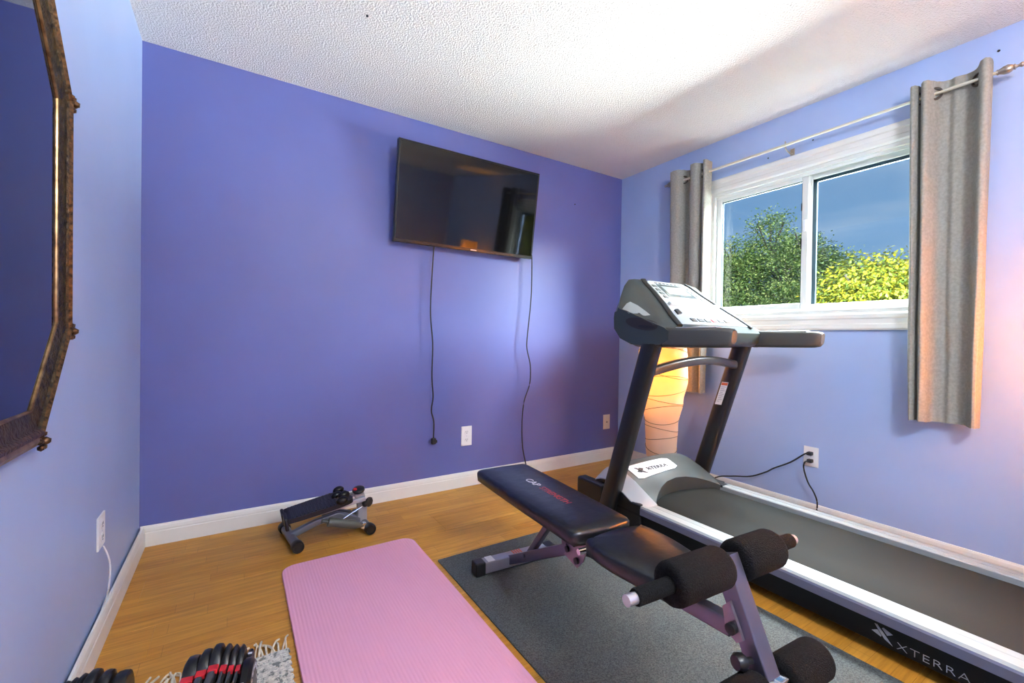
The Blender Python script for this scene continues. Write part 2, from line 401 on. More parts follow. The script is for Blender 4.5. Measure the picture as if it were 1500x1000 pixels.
# ------------------------------------------------------------------ outlets and plates
def outlet(name, label, cat, loc, nrm, w, h, m, kind, group=None):
    n = Vector(nrm); t = thing(name, label, cat, loc, group=group)
    Z = Vector((0, 0, 1)); X = Z.cross(n)
    mt = basis(Vector(loc), X, Z)
    b = bm_(); box(b, (-w / 2, 0, 0), (w / 2, h, 0.006), 0.002, 2, mt); p = obj('cover_plate', b, m, t)
    if kind == 'duplex':
        for s in (0.30, 0.70):
            b = bm_(); lathe(b, [(0.0, 0.0055), (0.0165, 0.0055), (0.0165, 0.008), (0.0, 0.008)][1:3], 20, mt @ Matrix.Translation((0, h * s, 0)))
            f = obj('socket', b, m, t)
            b = bm_()
            for dx in (-0.006, 0.006): box(b, (dx - 0.0012, h * s - 0.001, 0.0079), (dx + 0.0012, h * s + 0.008, 0.0086), mtx=mt)
            box(b, (-0.003, h * s - 0.009, 0.0079), (0.003, h * s - 0.005, 0.0086), mtx=mt)
            obj('slot', b, DARK, f)
        b = bm_(); lathe(b, [(0.003, 0.0055), (0.003, 0.0068)], 10, mt @ Matrix.Translation((0, h / 2, 0))); obj('screw', b, STEELL, t)
    elif kind == 'jack':
        b = bm_(); lathe(b, [(0.008, 0.0055), (0.008, 0.011), (0.005, 0.016)], 14, mt @ Matrix.Translation((0, h * 0.5, 0))); obj('coax_jack', b, BRZ, t)
        for s in (0.1, 0.9):
            b = bm_(); lathe(b, [(0.003, 0.0055), (0.003, 0.0068)], 10, mt @ Matrix.Translation((0, h * s, 0))); obj('screw', b, STEELL, t)
    return t
outlet('wall_outlet', 'white duplex wall outlet with nothing plugged in on the dark blue wall', 'outlet', (1.368, YB, 0.283), (0, -1, 0), 0.080, 0.136, PLATE, 'duplex')
outlet('cable_jack_plate', 'ivory cable jack plate low on the dark blue wall near the corner', 'outlet', (2.71, YB, 0.265), (0, -1, 0), 0.076, 0.124, IVORY, 'jack')
outlet('wall_outlet', 'white outlet under the window with two black plugs in it', 'outlet', (XR, 1.210, 0.313), (-1, 0, 0), 0.078, 0.115, PLATE, 'duplex')
lo = outlet('wall_outlet', 'slim white outlet box on the pale wall with a thin white cord hanging from it', 'outlet', (XL, 2.005, 0.305), (1, 0, 0), 0.088, 0.112, PLATE, 'duplex')
b = bm_(); tube(b, cr_path([(XL + 0.008, 2.01, 0.306), (XL + 0.02, 2.012, 0.27), (XL + 0.024, 2.024, 0.22), (XL + 0.022, 2.018, 0.16), (XL + 0.016, 2.012, 0.12), (XL + 0.005, 2.014, 0.085)], 5), 0.0028, 8)
obj('cord', b, WCORD, lo, smooth=True)
outlet('wall_outlet', 'white plate on the pale wall below the gold framed mirror', 'outlet', (XL, 1.196, 0.318), (1, 0, 0), 0.08, 0.115, PLATE, 'duplex')

# plugs and cords at the window wall
def plug(name, label, loc, pts, parent_n):
    t = thing(name, label, 'power cord', loc)
    b = bm_(); box(b, (XR - 0.040, loc[1] - 0.013, loc[2] - 0.010), (XR - 0.0088, loc[1] + 0.013, loc[2] + 0.010), 0.004); obj('plug', b, CORD, t)
    b = bm_(); tube(b, cr_path(pts, 6), 0.0042, 8); obj('cord', b, CORD, t, smooth=True)
    return t
plug('treadmill_power_cord', 'black power cord running from the upper socket towards the treadmill front', (XR - 0.02, 1.208, 0.392),
     [(XR - 0.038, 1.212, 0.392), (2.805, 1.226, 0.388), (2.80, 1.299, 0.323), (2.81, 1.396, 0.261), (2.815, 1.449, 0.221), (2.81, 1.542, 0.170), (2.80, 1.656, 0.141), (2.77, 1.753, 0.110), (2.70, 1.83, 0.03), (2.62, 1.86, 0.012)], 0)
plug('lower_power_cord', 'black cord dropping from the lower socket behind the treadmill', (XR - 0.02, 1.206, 0.350),
     [(XR - 0.038, 1.208, 0.350), (2.803, 1.222, 0.342), (2.80, 1.226, 0.306), (2.805, 1.205, 0.231), (2.81, 1.176, 0.18), (2.812, 1.158, 0.127), (2.80, 1.157, 0.065), (2.74, 1.15, 0.008), (2.66, 1.12, 0.0055)], 0)

# ------------------------------------------------------------------ television
tv = thing('television', 'large flat black television mounted on the dark blue wall and tilted down', 'television', (1.33, YB, 1.62))
zb, zt, ybm, ytm = 1.622, 2.222, YB - 0.085, YB - 0.172
tm = basis(Vector((0.812, ybm, zb)), (1, 0, 0), (0, ytm - ybm, zt - zb))     # x right, y up the screen, z towards the room
TW, TH = 1.030, math.hypot(ytm - ybm, zt - zb)
b = bm_(); box(b, (0, 0, -0.035), (TW, TH, -0.004), 0.004, 2, tm); box(b, (0.18, 0.05, -0.06), (TW - 0.18, TH - 0.12, -0.034), 0.012, 2, tm); body = obj('housing', b, BLK, tv)
b = bm_(); bz = 0.011
for (x0, y0, x1, y1) in ((0, 0, TW, 0.020), (0, TH - bz, TW, TH), (0, 0.02, bz, TH - bz), (TW - bz, 0.02, TW, TH - bz)): box(b, (x0, y0, -0.006), (x1, y1, 0.002), 0.0015, 2, tm)
obj('bezel', b, BLKG, tv)
b = bm_(); box(b, (bz, 0.02, -0.006), (TW - bz, TH - bz, -0.0015), 0, 2, tm)
obj('screen', b, mat('tv_screen', (0.002, 0.002, 0.003), 0.05, spec=0.38), tv)
b = bm_(); box(b, (TW / 2 + 0.01, 0.006, 0.0015), (TW / 2 + 0.055, 0.012, 0.003), 0.0005, 1, tm); obj('badge', b, STEELL, tv)
b = bm_(); box(b, (1.14, YB - 0.014, 1.74), (1.52, YB - 0.001, 2.0), 0.003)
box(b, (1.20, YB - 0.045, 1.72), (1.23, YB - 0.012, 2.02), 0.003); box(b, (1.43, YB - 0.045, 1.72), (1.46, YB - 0.012, 2.02), 0.003); box(b, (1.20, YB - 0.09, 1.93), (1.46, YB - 0.04, 1.96), 0.003)
obj('wall_bracket', b, BLK, tv)
c1 = [(1.09, 2.66, 1.66), (1.087, 2.685, 1.60), (1.072, 2.69, 1.22), (1.088, 2.685, 1.0), (1.087, 2.688, 0.779), (1.096, 2.685, 0.647), (1.086, 2.688, 0.558), (1.103, 2.685, 0.483), (1.102, 2.685, 0.373)]
b = bm_(); tube(b, cr_path(c1, 6), 0.0048, 8); pc = obj('power_cord', b, CORD, tv, smooth=True)
b = bm_(); box(b, (1.088, 2.672, 0.335), (1.118, 2.698, 0.375), 0.006); box(b, (1.116, 2.678, 0.342), (1.128, 2.692, 0.36), 0.003); obj('plug', b, CORD, pc)
c2 = [(1.83, 2.64, 1.66), (1.856, 2.668, 1.61), (1.855, 2.67, 1.339), (1.826, 2.672, 1.04), (1.827, 2.672, 0.954), (1.856, 2.67, 0.837), (1.854, 2.67, 0.702), (1.807, 2.672, 0.57), (1.791, 2.672, 0.406), (1.798, 2.67, 0.237), (1.836, 2.68, 0.10), (1.86, 2.69, 0.01)]
b = bm_(); tube(b, cr_path(c2, 6), 0.0042, 8); obj('antenna_cable', b, CORD, tv, smooth=True)

# ------------------------------------------------------------------ mirror
mir = thing('wall_mirror', 'octagonal wall mirror in an antique gilded frame with carved corners', 'mirror', (XL, 1.16, 0.80))
MY0, MY1, MZ0, MZ1, CUT = 0.80, 1.578, 0.786, 1.885, 0.205
octo = [(MY1, MZ0 + CUT * 1.21), (MY1, MZ1 - CUT * 1.21), (MY1 - CUT, MZ1), (MY0 + CUT, MZ1), (MY0, MZ1 - CUT * 1.21), (MY0, MZ0 + CUT * 1.21), (MY0 + CUT, MZ0), (MY1 - CUT, MZ0)]
def off_poly(poly, d):
    n = len(poly); out = []
    for i in range(n):
        p0, p1, p2 = Vector(poly[i - 1]), Vector(poly[i]), Vector(poly[(i + 1) % n])
        e1 = (p1 - p0).normalized(); e2 = (p2 - p1).normalized()
        n1 = Vector((-e1.y, e1.x)); n2 = Vector((-e2.y, e2.x)); bis = (n1 + n2).normalized()
        out.append(p1 + bis * d / bis.dot(n1))
    return out
GOLD = mat('antique_gold', (0.50, 0.33, 0.14), 0.33, metal=0.6, col2=(0.62, 0.48, 0.26), vscale=30, bump=0.4, bscale=80, bdist=0.003)
GOLDP = mat('pale_gilt', (0.42, 0.26, 0.11), 0.3, metal=0.7, col2=(0.08, 0.04, 0.015), vscale=26)
GDARK = mat('dark_bronze', (0.006, 0.004, 0.003), 0.4, metal=0.3, col2=(0.075, 0.045, 0.010), vscale=70, bump=0.9, bscale=110, bdist=0.006)
GMID = mat('worn_bronze', (0.012, 0.006, 0.004), 0.35, metal=0.6, col2=(0.16, 0.08, 0.03), vscale=90, bump=0.6, bscale=140, bdist=0.004)
def band(name, pr, m):
    b = bm_(); rings = [[(XL + x, p.x, p.y) for p in off_poly(octo, d)] for d, x in pr]
    R_ = [[b.verts.new(p) for p in r] for r in rings]; n = len(octo); k = len(R_)
    for a in range(k - 1):
        for i in range(n): b.faces.new((R_[a][i], R_[a][(i + 1) % n], R_[a + 1][(i + 1) % n], R_[a + 1][i]))
    return obj(name, b, m, mir)
sg = 1.0
t_ = off_poly(octo, 0.01)
if (t_[0] - Vector((1.15, 1.3))).length > (Vector(octo[0]) - Vector((1.15, 1.3))).length: sg = -1.0
band('outer_moulding', [(0.0, 0.0), (0.0, 0.014), (sg * 0.006, 0.024), (sg * 0.016, 0.030), (sg * 0.024, 0.027)], GOLDP)
band('rope_moulding', [(sg * 0.024, 0.027), (sg * 0.028, 0.034), (sg * 0.036, 0.036), (sg * 0.042, 0.030)], GMID)
band('carved_band', [(sg * 0.042, 0.030), (sg * 0.046, 0.026), (sg * 0.072, 0.022), (sg * 0.080, 0.020)], GDARK)
band('inner_moulding', [(sg * 0.080, 0.020), (sg * 0.0825, 0.0215), (sg * 0.086, 0.020), (sg * 0.0875, 0.0165)], GOLDP)
b = bm_(); b.faces.new([b.verts.new((XL + 0.0170, p.x, p.y)) for p in off_poly(octo, sg * 0.0868)])
b.faces.new([b.verts.new((XL + 0.003, p.x, p.y)) for p in off_poly(octo, sg * 0.0915)])
obj('mirror_glass', b, mat('mirror_silver', (0.09, 0.11, 0.17), 0.03, metal=1.0), mir)
for (yy, zz) in octo:
    b = bm_(); c = Vector((XL + 0.022, yy, zz)); cc = Vector((XL + 0.022, 1.154, 1.326)); d = (cc - c).normalized()
    for i in range(7):
        a = 2 * math.pi * i / 6; q = c + d * 0.014 + (Vector((0.006, math.cos(a) * 0.014, math.sin(a) * 0.017)) if i < 6 else Vector((0.012, 0, 0)))
        bmesh.ops.create_icosphere(b, subdivisions=1, radius=0.0075 if i < 6 else 0.010, matrix=Matrix.Translation(q))
    obj('corner_ornament', b, GMID, mir, smooth=True, autos=80)

# ------------------------------------------------------------------ curtain rod and curtains
RX, RZ = XR - 0.09, 2.212
rod = thing('curtain_rod', 'slim champagne metal curtain rod with turned finials above the window', 'curtain rod', (XR, 1.29, RZ))
b = bm_(); tube(b, [(RX, 2.13, RZ), (RX, 1.30, RZ)], 0.0085, 12); obj('pole', b, RODM, rod, smooth=True)
b = bm_(); tube(b, [(RX, 1.36, RZ), (RX, 0.49, RZ)], 0.0072, 12); obj('inner_pole', b, RODM, rod, smooth=True)
for yy, s in ((0.49, -1), (2.13, 1)):
    b = bm_(); lathe(b, [(0.008, 0), (0.012, 0.003), (0.010, 0.008), (0.017, 0.022), (0.019, 0.034), (0.014, 0.046), (0.010, 0.050), (0.013, 0.054), (0.006, 0.058), (0.006, 0.066), (0.010, 0.071), (0.010, 0.077), (0.004, 0.081)], 16, axm((RX, yy, RZ), (0, s, 0)))
    obj('finial', b, BRZ, rod, smooth=True, autos=60)
for yy in (1.345, 0.748, 2.0):
    b = bm_(); tube(b, cr_path([(XR - 0.002, yy, RZ - 0.03), (XR - 0.03, yy, RZ - 0.035), (RX + 0.01, yy, RZ - 0.022), (RX, yy, RZ - 0.0085)], 5), 0.0045, 8)
    box(b, (XR - 0.006, yy - 0.012, RZ - 0.06), (XR, yy + 0.012, RZ + 0.0), 0.002); tube(b, [(RX, yy, RZ - 0.006), (RX, yy, RZ + 0.022)], 0.004, 8)
    obj('bracket', b, BRZ, rod, smooth=True)
def curtain(label, path, z0, z1, gromm):
    t = thing('curtain', label, 'curtain', (RX, sum(p[0] for p in path) / len(path), z0), group=None)
    pp = cr_path([(p[1], p[0], 0) for p in path], 7); nz_ = 26; b = bm_(); grid = []
    for k in range(nz_ + 1):
        f = k / nz_; z = z1 + (z0 - z1) * f; row_ = []
        for i, p in enumerate(pp):
            w = 1 - 0.12 * f
            n1 = noise.noise(Vector((i * 0.13, f * 2.2, 1.7))) * 0.010 * f
            n2 = noise.noise(Vector((i * 0.11 + 9, f * 3.0, 4.2))) * 0.006 * f
            ym = sum(q.y for q in pp) / len(pp)
            zz = z + (noise.noise(Vector((i * 0.2, 3, 0))) * 0.004 if k in (0, nz_) else 0)
            row_.append(b.verts.new((RX + p.x * (1 - 0.15 * f) + n1, ym + (p.y - ym) * w + n2, zz)))
        grid.append(row_)
    for k in range(nz_):
        for i in range(len(pp) - 1): b.faces.new((grid[k][i], grid[k][i + 1], grid[k + 1][i + 1], grid[k + 1][i]))
    bmesh.ops.recalc_face_normals(b, faces=b.faces[:])
    bmesh.ops.solidify(b, geom=b.faces[:], thickness=0.003)
    obj('cloth', b, CURT, t, smooth=True, autos=70)
    for (yy, dx, ny) in gromm:
        b = bm_(); prof = circ(0.0055, 8)
        d = Vector((ny[0], ny[1], 0)).normalized(); a, c = frame(d)
        sweep(b, [Vector((RX + dx, yy, RZ)) + a * 0.025 * math.cos(2 * math.pi * i / 20) + c * 0.025 * math.sin(2 * math.pi * i / 20) for i in range(20)], prof, closed=True)
        obj('grommet', b, mat('dark_nickel', (0.10, 0.08, 0.065), 0.3, metal=0.8), t, smooth=True)
    return t
curtain('taupe grommet curtain with a wide folded panel beside the sliding window pane', [(0.772, 0.020), (0.768, -0.025), (0.755, -0.036), (0.742, -0.014), (0.736, 0.012), (0.730, -0.020), (0.716, -0.044), (0.700, -0.038), (0.686, -0.006), (0.672, 0.026), (0.645, 0.040), (0.620, 0.030), (0.592, 0.042), (0.560, 0.030), (0.545, 0.002), (0.530, -0.040), (0.515, -0.052), (0.503, -0.042), (0.499, -0.012), (0.503, 0.026)],
        0.674, 2.272, [(0.685, -0.002, (1, 0.55)), (0.545, 0.0, (1, -0.8)), (0.737, 0.0, (1, -0.6))])
curtain('taupe grommet curtain hanging in narrow folds behind the treadmill console', [(2.145, 0.02), (2.14, -0.025), (2.118, -0.045), (2.07, -0.042), (2.045, -0.015), (2.035, 0.02), (2.01, 0.040), (1.985, 0.022), (1.975, -0.015), (1.955, -0.045), (1.915, -0.045), (1.895, -0.01), (1.885, 0.03), (1.872, 0.02), (1.865, -0.03), (1.85, -0.05), (1.836, -0.04), (1.838, 0.03)],
        0.674, 2.285, [(2.04, 0.0, (1, 0.6)), (1.978, 0.0, (1, -0.6)), (1.89, 0.0, (1, 0.6))])

# ------------------------------------------------------------------ mats and rug
def rounded_rect_pts(x0, y0, x1, y1, r, n=6):
    o = []
    for cx, cy, a0 in ((x1 - r, y1 - r, 0), (x0 + r, y1 - r, 90), (x0 + r, y0 + r, 180), (x1 - r, y0 + r, 270)):
        for i in range(n + 1):
            a = R(a0 + 90 * i / n); o.append((cx + r * math.cos(a), cy + r * math.sin(a)))
    return o
def sheet(name, pts, z0, z1, m, e=0.003, rot=0, piv=(0, 0)):
    b = bm_(); c = Vector((sum(p[0] for p in pts) / len(pts), sum(p[1] for p in pts) / len(pts)))
    def ins(d): return [Vector(p) + (c - Vector(p)).normalized() * d for p in pts]
    loft(b, [[(p.x, p.y, z) for p in ins(d)] for d, z in ((e * 0.5, z0), (0, z0 + e * 0.5), (0, z1 - e), (e * 0.4, z1 - e * 0.3), (e * 1.2, z1))])
    bmesh.ops.rotate(b, cent=(piv[0], piv[1], 0), matrix=Matrix.Rotation(rot, 3, 'Z'), verts=b.verts[:])
    return obj(name, b, m)
tag(sheet('exercise_mat', rounded_rect_pts(0.176, 0.35, 0.770, 2.160, 0.06), 0.0, 0.014, PINK, 0.004), 'pink ribbed foam exercise mat with rounded corners lying on the floor', 'exercise mat')
tag(sheet('equipment_mat', rounded_rect_pts(0.800, -0.25, 1.735, 1.882, 0.006, 2), 0.0, 0.006, RUB, 0.002), 'black speckled rubber equipment mat under the weight bench', 'floor mat')
def rug_mat():
    m = bpy.data.materials.new('woven_cotton'); m.use_nodes = True; t = m.node_tree; bs = t.nodes['Principled BSDF']
    bs.inputs['Roughness'].default_value = 0.95
    g = t.nodes.new('ShaderNodeTexCoord'); mpn = t.nodes.new('ShaderNodeMapping'); mpn.inputs['Scale'].default_value = (55, 70, 1); t.links.new(g.outputs['Object'], mpn.inputs[0])
    n = t.nodes.new('ShaderNodeTexNoise'); n.inputs['Scale'].default_value = 1.0; n.inputs['Detail'].default_value = 4; t.links.new(mpn.outputs[0], n.inputs[0])
    r = t.nodes.new('ShaderNodeValToRGB'); t.links.new(n.outputs[0], r.inputs[0]); r.color_ramp.interpolation = 'CONSTANT'
    el = r.color_ramp.elements; el[0].position = 0; el[0].color = (0.16, 0.17, 0.16, 1); el[1].position = 0.42; el[1].color = (0.42, 0.41, 0.37, 1)
    x = el.new(0.52); x.color = (0.56, 0.54, 0.47, 1); x = el.new(0.62); x.color = (0.30, 0.33, 0.31, 1)
    t.links.new(r.outputs[0], bs.inputs['Base Color'])
    return m
RUGM = rug_mat()
rug = thing('woven_rug', 'grey and cream woven rug with knotted fringe beside the pink mat', 'rug', (-0.11, 1.2, 0))
b = bm_(); box(b, (-0.36, 0.75, 0.0005), (0.150, 1.600, 0.004)); wv = obj('backing', b, RUGM, rug)
b = bm_(); yy = 1.592; j = 0
while yy > 0.9:       # weft cords, each bumpy along its length
    pts = []; n_ = 64
    for i in range(n_ + 1):
        x = -0.36 + 0.515 * i / n_
        pts.append((x + (0.004 * math.sin(j * 2.1) if i == n_ else 0), yy + 0.0006 * math.sin(i * 1.1 + j), 0.005 + (0.0022 if (i + j) % 2 else 0.0)))
    sweep(b, pts, circ(0.0052, 5)); yy -= 0.0105; j += 1
o = obj('weave', b, RUGM, rug, smooth=True, autos=80); o['kind'] = 'stuff'
FR = mat('fringe_cotton', (0.62, 0.55, 0.42), 0.9, var=0.2, vscale=40)
for i in range(46):
    x = -0.355 + i * 0.0112; b = bm_(); L = random.uniform(0.045, 0.085); a = random.uniform(-0.6, 0.7)
    pts = [(x, 1.598, 0.005), (x + a * 0.012, 1.598 + L * 0.35, 0.006 + random.random() * 0.006), (x + a * 0.03, 1.598 + L * 0.7, 0.004 + random.random() * 0.008), (x + a * 0.05 + random.uniform(-.01, .01), 1.598 + L, 0.003)]
    tube(b, cr_path(pts, 4), random.uniform(0.0024, 0.0042), 5); obj('fringe_strand', b, FR, rug, smooth=True)

# ------------------------------------------------------------------ treadmill
tr = thing('treadmill', 'large black and grey treadmill with silver side rails standing under the window', 'treadmill', (2.19, 0.95, 0))
XN, XF = 1.797, 2.572            # rail outer faces
Y0R, Y1R = -0.12, 1.56
b = bm_(); box(b, (1.86, Y0R + 0.04, 0.085), (2.51, 1.75, 0.140), 0.003); obj('deck', b, BLK, tr)
b = bm_()
bx0, bx1 = 1.916, 2.458
prism(b, [(Y0R + 0.06, 0.100), (Y0R + 0.03, 0.112), (Y0R + 0.018, 0.128), (Y0R + 0.03, 0.143), (Y0R + 0.06, 0.1495), (1.76, 0.1495), (1.76, 0.100)], 0, bx0, bx1)
obj('running_belt', b, BELT, tr)
for s, xo in ((1, XN), (-1, XF)):
    pr = [(0.004, 0.158), (0.012, 0.166), (0.050, 0.168), (0.052, 0.166), (0.056, 0.168), (0.088, 0.168), (0.092, 0.164), (0.092, 0.122), (0.012, 0.122)]
    b = bm_(); prism(b, [(xo + s * u, z) for u, z in pr], 1, Y0R, Y1R); rl = obj('side_rail', b, RAIL, tr)
    b = bm_(); prism(b, [(xo + s * u, z) for u, z in ((0.0, 0.122), (0.0, 0.151), (0.004, 0.1575), (0.012, 0.1575), (0.012, 0.122))], 1, Y0R, Y1R); obj('rail_shaded_side', b, mat('rail_shade_grey', (0.16, 0.16, 0.22), 0.4, metal=0.3), rl)  # outer side face of the rail, its shade put into a darker blue-grey
    b = bm_(); prism(b, [(xo + s * u, z) for u, z in ((0.004, 0.122), (0.004, 0.112), (0.014, 0.108), (0.014, 0.045), (0.022, 0.040), (0.08, 0.040), (0.08, 0.122))], 1, Y0R + 0.01, Y1R + 0.20)
    sp = obj('side_panel', b, BLKG, tr)
    b = bm_(); box(b, (xo - s * 0.002, Y0R - 0.05, 0.03), (xo + s * 0.105, Y0R + 0.005, 0.17), 0.012); obj('end_cap', b, GREY, tr)
    if s == 1: near_panel = sp
for x in (1.88, 2.49):
    b = bm_(); lathe(b, [(0.022, 0.0), (0.026, 0.004), (0.026, 0.03), (0.018, 0.045)], 16, Matrix.Translation((x, 0.02, 0.0))); obj('levelling_foot', b, BLK, tr, smooth=True)
# belt platform roller cover at the front, motor hood
def hood_z(y):
    pr = [(1.47, 0.150), (1.53, 0.172), (1.60, 0.210), (1.68, 0.252), (1.76, 0.283), (1.82, 0.294), (1.88, 0.286), (1.93, 0.245), (1.955, 0.17)]
    for (a, za), (c, zc) in zip(pr, pr[1:]):
        if a <= y <= c: return za + (zc - za) * (y - a) / (c - a)
    return pr[0][1] if y < pr[0][0] else pr[-1][1]
def hood_section(x):
    u = (x - 2.185) / 0.30; ce = max(0.0, 1 - u * u)
    yr = 1.53 + 0.105 * ce; sec = []
    for i in range(15):
        y = yr + (1.955 - yr) * i / 14
        z = hood_z(y) + 0.012 * ce
        if i == 0: z -= 0.004
        sec.append((x, y, z))
    return sec + [(x, 1.955, 0.05), (x, yr + 0.02, 0.05), (x, yr + 0.006, hood_z(yr) - 0.02)]
b = bm_(); loft(b, [hood_section(x) for x in (1.890, 1.92, 1.97, 2.03, 2.10, 2.185, 2.27, 2.34, 2.40, 2.45, 2.48)]); obj('motor_hood', b, mat('hood_grey', (0.055, 0.064, 0.062), 0.36, bump=0.06, bscale=500, bdist=0.001), tr, smooth=True, autos=50)
for s, xo, m_ in ((1, 1.805, SILV), (-1, 2.565, GREY)):
    secs = []
    for k_, (xa, dz) in enumerate(((xo, -0.055), (xo + s * 0.012, -0.046), (xo + s * 0.083, 0.0), (xo + s * 0.086, 0.0))):
        secs.append([(xa, 1.525 + (1.955 - 1.525) * i / 14, max(0.165, hood_z(1.525 + 0.43 * i / 14) + dz)) for i in range(15)] + [(xa, 1.955, 0.15), (xa, 1.525, 0.158)])
    b = bm_(); loft(b, secs); obj('hood_trim', b, m_, tr, smooth=True, autos=45)
    b = bm_(); box(b, (xo - s * 0.004, 1.56, 0.03), (xo + s * 0.07, 1.97, 0.17), 0.008)
    secs = [[(xa, 1.56 + 0.40 * i / 12, max(0.16, hood_z(1.56 + 0.40 * i / 12) - 0.060)) for i in range(13)] + [(xa, 1.96, 0.14), (xa, 1.56, 0.14)] for xa in (xo - s * 0.004, xo + s * 0.02)]
    loft(b, secs); obj('hood_side', b, BLK, tr)
for x in (1.76, 2.54):
    b = bm_(); box(b, (x, 1.80, 0.02), (x + 0.07, 2.02, 0.21), 0.015); obj('front_foot', b, BLK, tr)
for x in (1.80, 2.575):
    b = bm_(); lathe(b, [(0.034, -0.02), (0.036, -0.016), (0.036, 0.016), (0.034, 0.02)], 20, axm((x, 1.97, 0.036), (1, 0, 0))); obj('transport_wheel', b, BLK, tr, smooth=True)
# name badge on the hood
def hsurf(x, y): return Vector((x, y, hood_z(y) + 0.012 * max(0.0, 1 - ((x - 2.185) / 0.30) ** 2)))
b = bm_(); g_ = []
for i in range(11):
    x = 1.925 + 0.36 * i / 10; col_ = []
    for j in range(7):
        f = j / 6; y0_ = 1.672 + 0.018 * (i / 10); y1_ = 1.790
        if i in (0, 10): y0_ += 0.012; y1_ -= 0.012
        y_ = y0_ + (y1_ - y0_) * f; col_.append(hsurf(x, y_) + Vector((0, -0.001, 0.0035)))
    g_.append([b.verts.new(p) for p in col_])
for i in range(10):
    for j in range(6): b.faces.new((g_[i][j], g_[i + 1][j], g_[i + 1][j + 1], g_[i][j + 1]))
bmesh.ops.recalc_face_normals(b, faces=b.faces[:]); bmesh.ops.solidify(b, geom=b.faces[:], thickness=0.002)
bd = obj('name_badge', b, mat('badge_white', (0.80, 0.80, 0.80), 0.3), tr, smooth=True)
def logo_x(bm, mtx, s, ex=0.0008):
    for poly in ([(0.0, 1.0), (0.22, 0.9), (0.62, 0.42), (1.0, -0.05), (0.58, 0.18), (0.30, 0.55)], [(-0.08, 0.40), (0.22, 0.58), (0.44, 0.30), (0.40, 0.22)], [(0.52, 0.86), (1.0, 0.66), (0.72, 0.46), (0.44, 0.78)]):
        lo_ = [mtx @ Vector((x * s, y * s, 0)) for x, y in poly]; hi = [mtx @ Vector((x * s, y * s, ex)) for x, y in poly]
        loft(bm, [lo_, hi])
pb = hsurf(2.04, 1.715) + Vector((0, -0.002, 0.007)); sl = Vector((0, 1.76 - 1.70, hood_z(1.76) - hood_z(1.70)))
b = text_bm('XTERRA', 0.034, basis(pb, (1, 0.0, 0.0), sl), 0.0016, 1.05, 1.35); obj('badge_lettering', b, INK, bd)
b = bm_(); logo_x(b, basis(hsurf(1.965, 1.703) + Vector((0, -0.002, 0.0055)), (1, 0, 0.01), sl), 0.058, 0.002); obj('badge_emblem', b, INK, bd)
# side lettering
xs = XN + 0.0135
b = bm_(); logo_x(b, basis(Vector((xs, 0.572, 0.060)), (0, -1, 0), (0, 0, 1)), 0.052); obj('emblem', b, LOGO, near_panel)
b = text_bm('XTERRA', 0.033, basis(Vector((xs, 0.512, 0.056)), (0, -1, 0), (0, 0, 1)), 0.0008, 1.12, 1.30, thin=-0.0007); obj('lettering', b, LOGO, near_panel)
b = text_bm('X', 0.036, basis(Vector((xs, 0.318, 0.054)), (0, -1, 0), (0, 0, 1)), 0.0008, 1.08, 1.4, thin=-0.0007); obj('lettering', b, LOGO, near_panel)
# uprights
for s, x0, x1 in ((1, 1.752, 1.822), (-1, 2.570, 2.640)):
    b = bm_()
    def sec(z):
        yf = 1.817 - (z - 0.134) * 0.3114; w = 0.098
        return [(x0 + 0.012, yf, z), (x1 - 0.012, yf, z), (x1, yf - 0.014, z), (x1, yf - w + 0.012, z), (x1 - 0.012, yf - w, z), (x0 + 0.012, yf - w, z), (x0, yf - w + 0.012, z), (x0, yf - 0.014, z)]
    loft(b, [sec(z) for z in (0.03, 0.3, 0.6, 0.9, 1.02)]); u_ = obj('upright', b, mat('upright_black', (0.008, 0.0085, 0.0095), 0.36, spec=0.5, bump=0.05, bscale=600, bdist=0.001), tr, smooth=True, autos=60)
    if s == -1:
        def lp(z, f): return Vector((x0 - 0.0012, 1.817 - (z - 0.134) * 0.3114 - 0.098 * f, z))
        b = bm_(); loft(b, [[lp(z, f) + Vector((dx, 0, 0)) for z, f in ((0.64, 0.18), (0.64, 0.62), (0.785, 0.62), (0.785, 0.18))] for dx in (0, 0.001)]); wl = obj('warning_label', b, PLATE, u_)
        b = bm_(); loft(b, [[lp(z, f) + Vector((dx, 0, 0)) for z, f in ((0.764, 0.2), (0.764, 0.60), (0.781, 0.60), (0.781, 0.2))] for dx in (-0.0006, 0)]); obj('label_header', b, mat('orange_print', (0.62, 0.12, 0.03), 0.5), wl)
        b = bm_()
        for i in range(9):
            z = 0.752 - i * 0.0115; fe = (0.56, 0.5, 0.54, 0.44, 0.56, 0.52, 0.48, 0.55, 0.4)[i]
            loft(b, [[lp(zz, f) + Vector((dx, 0, 0)) for zz, f in ((z, 0.24), (z, fe), (z + 0.003, fe), (z + 0.003, 0.24))] for dx in (-0.0006, 0)])
        obj('label_text', b, mat('grey_print', (0.35, 0.35, 0.36), 0.5), wl)
b = bm_(); pts = [(1.80 + 0.79 * i / 14, 1.525 - 0.02 * math.sin(math.pi * i / 14), 0.872 + 0.022 * (i / 14) + 0.045 * math.sin(math.pi * i / 14)) for i in range(15)]
sweep(b, pts, rrect(0.05, 0.048, 0.014)); obj('cross_bar', b, mat('bar_grey', (0.035, 0.036, 0.038), 0.3), tr, smooth=True)
